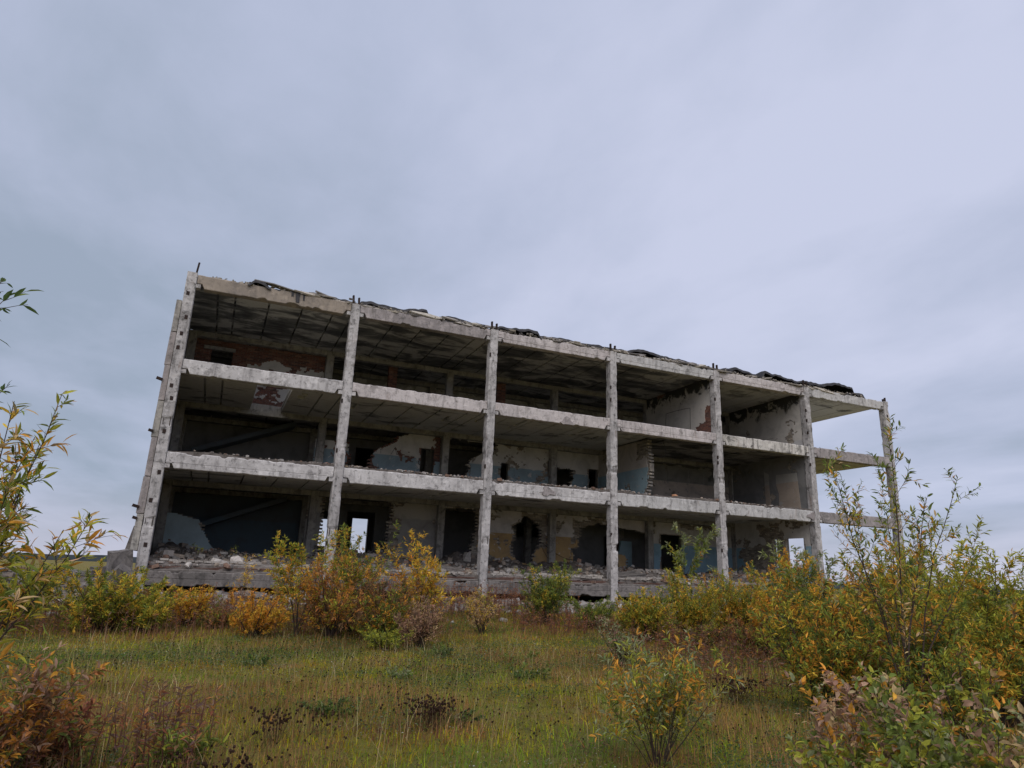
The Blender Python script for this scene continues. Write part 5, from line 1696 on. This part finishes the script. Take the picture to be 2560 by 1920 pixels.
blades('grass', 'short yellow-green meadow grass', 150000, 0.03, 0.14, 0.0064, 5, GC[[3, 1, 0, 2, 4, 0]], [3, 4, 4, 1.6, 1.8, 1], pw=0.85, curve=2, bend=1.5)
blades('tall_grass', 'taller straw-coloured grass stalks among the meadow grass', 4200, 0.20, 0.50, 0.0030, 6, np.array([[0.44, 0.34, 0.17], [0.36, 0.27, 0.12], [0.52, 0.42, 0.24]]), [1, 1, 1], None, 0.9, 16, 0.6, 4)
blades('russet_grass', 'fine russet grass along the meadow edge below the ruin', 42000, 0.08, 0.28, 0.0056, 8, np.array([[0.33, 0.165, 0.075], [0.38, 0.21, 0.085], [0.27, 0.19, 0.07], [0.24, 0.115, 0.075]]), [1, 1, 1, 1],
       lambda x, y, rg: (y > -10.3 + 2 * (fbm(x * 0.4, y * 0.4, 3, 2) - 0.5)) | ((fbm(x * 0.5, y * 0.5, 45, 3) > 0.60) | ((x < 3.2) & (y < -15) & (fbm(x * 0.9, y * 0.9, 47, 3) > 0.42))) | ((x > 7) & (y < -12) & (fbm(x * 0.5, y * 0.5, 46, 3) > 0.47)), 0.5, 24, 1.0, 3)


def forbs(name, label, n, seed, leaf, cols, patch, hmax, rmax=22, pw=0.9, ratio=0.5):
    """ground-hugging leafy cover"""
    rg = np.random.default_rng(seed)
    S_ = scatter(n * 4, rg, 4.5, rmax, pw)
    S_ = S_[patch(S_[:, 0], S_[:, 1], rg)][:n]
    x, y, r = S_.T
    n = len(x)
    P = np.stack([x, y, gh(x, y) + rg.random(n) ** 0.7 * hmax], 1)
    az = rg.uniform(0, 6.28, n)
    D = nrm(np.stack([np.cos(az), np.sin(az), rg.normal(0.25, 0.35, n)], 1))
    Nn = nrm(rg.normal(0, 0.4, (n, 3)) + np.array([0, 0, 1.0]))
    L = leaf * rg.uniform(0.6, 1.3, n) * (0.8 + r / 25)
    v, q, t = leaf_verts(P, D, Nn, L, L * ratio, False)
    off = (np.arange(n) * 4)[:, None, None]
    cols = np.asarray(cols)
    C_ = cols[rg.integers(0, len(cols), n)] * rg.uniform(0.65, 1.25, (n, 1))
    b = Buf()
    b.add(v.reshape(-1, 3), (q[None] + off).reshape(-1, 4), None, np.repeat(C_, 4, 0))
    return tag(b.obj(name, M['leaf']), label, None, None, 'stuff')


forbs('meadow_herbs', 'small mixed herb leaves all through the meadow grass', 60000, 14, 0.024, [(0.13, 0.185, 0.04), (0.20, 0.21, 0.04), (0.09, 0.14, 0.04), (0.25, 0.20, 0.05), (0.16, 0.10, 0.05)],
      lambda x, y, rg: rg.random(len(x)) < 0.25 + fbm(x * 0.8, y * 1.0, 153, 3), 0.11, 24)
forbs('ground_cover', 'dark green leafy patches of clover and herbs in the meadow', 50000, 15, 0.028, [PAL['dgreen'], (0.075, 0.135, 0.055), (0.125, 0.175, 0.100), (0.105, 0.150, 0.04)],
      lambda x, y, rg: fbm(x * 0.75, y * 1.1, 83, 3) > 0.535, 0.10)
forbs('silver_herb', 'silvery low herb leaves scattered in the meadow', 7000, 16, 0.020, [(0.27, 0.31, 0.22), (0.20, 0.24, 0.15), (0.50, 0.51, 0.44)],
      lambda x, y, rg: fbm(x * 0.8 + 9, y * 1.2, 93, 3) > 0.58, 0.10)
forbs('leaf_litter', 'brown withered leaves and dead herb scraps', 16000, 17, 0.028, [PAL['brown'], PAL['dbrown'], (0.13, 0.06, 0.05), (0.22, 0.13, 0.08)],
      lambda x, y, rg: (fbm(x * 0.7 + 4, y * 0.9, 103, 3) > 0.55) | (rg.random(len(x)) < 0.05), 0.08)


def stalks(name, label, pts, h, seed, colr, headcol, head=0.011, kind='stuff', nh=1, rough=0.25):
    """stems that end in small dried heads"""
    rg = np.random.default_rng(seed)
    b = Buf()
    V, T, C_ = [], [], []
    for (x, y) in pts:
        z = float(gh(x, y))
        hh = h * rg.uniform(0.6, 1.2)
        d = rg.normal(0, rough, 2)
        top = np.array([x + d[0] * hh, y + d[1] * hh, z + hh])
        b.tube(np.array([[x, y, z], [(x + top[0]) / 2 + d[0] * 0.03, (y + top[1]) / 2, z + hh * 0.55], top]), 0.0022, 0.0016, 3, np.array(colr))
        for k in range(nh):
            c = top + (rg.normal(0, 0.022, 3) if k else 0)
            s = head * rg.uniform(0.7, 1.4)
            b.add(c + ICO * np.array([1, 1, 1.15]) * s * rg.uniform(0.8, 1.15, (12, 1)), None, ICF, np.array(headcol) * rg.uniform(0.6, 1.4))
    return b


rg = np.random.default_rng(44)
S_ = scatter(4200, rg, 5.5, 15, 0.8)
S_ = S_[fbm(S_[:, 0] * 0.5, S_[:, 1] * 0.6, 55, 3) > 0.46][:1500]
tag(stalks('x', '', S_[:, :2], 0.17, 3, (0.12, 0.09, 0.05), (0.045, 0.026, 0.020), 0.0085).obj('dry_seed_heads', M['leaf']), 'scattered dark dried clover heads standing in the meadow', None, None, 'stuff')
for k, (x, y, n, rad, h, lb) in enumerate(((4.30, -18.4, 130, 0.30, 0.25, 'clump of dark brown dried seed heads in the middle foreground'), (8.85, -17.8, 110, 0.42, 0.26, 'patch of dark dried seed heads right of the foreground sapling'),
                                           (2.75, -18.6, 60, 0.35, 0.24, 'thin cluster of dark dried seed heads in the left foreground'), (2.2, -20.2, 45, 0.30, 0.28, 'sparse dark seed heads near the red plants in the lower left'))):
    a, rr = rg.uniform(0, 6.28, n), rad * 0.75 * np.abs(rg.normal(0, 0.8, n))
    root = tag(empty('seed_head_plant', (x, y, float(gh(x, y)))), lb, 'plant')
    b = stalks('x', '', np.stack([x + rr * np.cos(a), y + rr * np.sin(a) * 0.7], 1), h, 60 + k, (0.13, 0.085, 0.05), (0.060, 0.034, 0.025), 0.0105, nh=2, rough=0.4)
    for v in b.v:
        v -= np.array([x, y, float(gh(x, y))])
    tag(b.obj('seed_heads', M['leaf'], root), None, None, None, 'stuff')

# reddish fireweed stems below the ruin
def fireweed(name, label, n, region, h, seed):
    rg = np.random.default_rng(seed)
    x0, x1, y0, y1 = region
    b = Buf()
    lp, ld, ll, lc = [], [], [], []
    for k in range(n):
        x, y = rg.uniform(x0, x1), rg.uniform(y0, y1)
        z = float(gh(x, y))
        hh = h * rg.uniform(0.6, 1.15)
        d = rg.normal(0, 0.10, 2)
        P = np.array([[x, y, z], [x + d[0] * hh * 0.4, y + d[1] * hh * 0.4, z + hh * 0.5], [x + d[0] * hh, y + d[1] * hh, z + hh]])
        b.tube(P, 0.006, 0.003, 3, np.array([0.19, 0.085, 0.070]))
        m = 16
        t = rg.uniform(0.25, 1, m)
        p = P[0] + (P[2] - P[0]) * t[:, None]
        az = rg.uniform(0, 6.28, m)
        lp.append(p)
        ld.append(np.stack([np.cos(az) * 0.8, np.sin(az) * 0.8, rg.uniform(-0.3, 0.9, m)], 1))
        ll.append(rg.uniform(0.05, 0.11, m))
        c = np.array([PAL['plum'], PAL['red'], PAL['brown'], (0.27, 0.175, 0.125), PAL['rust']])[rg.integers(0, 5, m)] * rg.uniform(0.7, 1.2, (m, 1))
        lc.append(c)
    P, D, L, C_ = np.concatenate(lp), nrm(np.concatenate(ld)), np.concatenate(ll), np.concatenate(lc)
    n = len(P)
    v, q, t = leaf_verts(P, D, nrm(rg.normal(0, .5, (n, 3)) + [0, 0, 1]), L, L * 0.24, False)
    b.add(v.reshape(-1, 3), (q[None] + (np.arange(n) * 4)[:, None, None]).reshape(-1, 4), None, np.repeat(C_, 4, 0))
    return tag(b.obj(name, M['leaf']), label, None, None, 'stuff')


fireweed('fireweed', 'purplish withered fireweed stems below the second and third bay', 420, (7.0, 12.6, -7.0, -2.6), 0.85, 70)
fireweed('fireweed', 'reddish fireweed stems at the foot of the green bush', 170, (9.6, 13.6, -9.6, -7.4), 0.50, 71)
fireweed('fireweed', 'brownish fireweed stems under the left bushes', 220, (0.5, 7.0, -8.2, -3.5), 0.60, 72)
fireweed('fireweed', 'brownish stems under the yellow bushes on the right', 260, (11.5, 17.5, -13.5, -9.5), 0.55, 73)
fireweed('fireweed', 'reddish herb stems around the willow on the right', 220, (9.0, 15.0, -19.5, -14.0), 0.45, 74)
fireweed('fireweed', 'dark red stems in the lower left corner', 60, (0.6, 2.2, -19.6, -18.2), 0.50, 75)

fireweed('undergrowth', 'withered brown stems filling the gaps between the left bushes', 420, (-2.5, 7.5, -9.8, -6.5), 0.55, 76)
fireweed('undergrowth', 'withered brown stems along the foot of the right bushes', 190, (10.5, 17.5, -16.0, -11.0), 0.50, 77)
# the one yellow flower
root = tag(empty('yellow_flower', (5.35, -18.25, float(gh(5.35, -18.25)))), 'single yellow flower on a green leafy stalk in the middle of the meadow', 'flower')
b = Buf()
b.tube([[0, 0, 0], [0.01, 0, 0.16], [0.0, 0.01, 0.30]], 0.004, 0.003, 4, np.array(PAL['green']))
b.obj('stalk', M['leaf'], root)
for k in range(12):
    az = k * 2.4
    v, q, t = leaf_verts(np.array([[0.006 * math.sin(k), 0, 0.02 + 0.02 * k]]), nrm(np.array([[math.cos(az), math.sin(az), 0.5]])), np.array([[0, 0, 1.]]), np.array([0.075]), np.array([0.018]), True)
    b = Buf()
    b.add(v[0], q, t, np.array(PAL['ygreen']) * 0.8)
    b.obj('leaf', M['leaf'], root)
for k in range(11):
    az = k * 2 * np.pi / 11
    v, q, t = leaf_verts(np.array([[0, 0.01, 0.30]]), nrm(np.array([[math.cos(az), math.sin(az), 0.15]])), np.array([[0, 0, 1.]]), np.array([0.024]), np.array([0.010]), False)
    b = Buf()
    b.add(v[0], q, t, np.array([0.75, 0.50, 0.02]))
    b.obj('petal', M['leaf'], root)
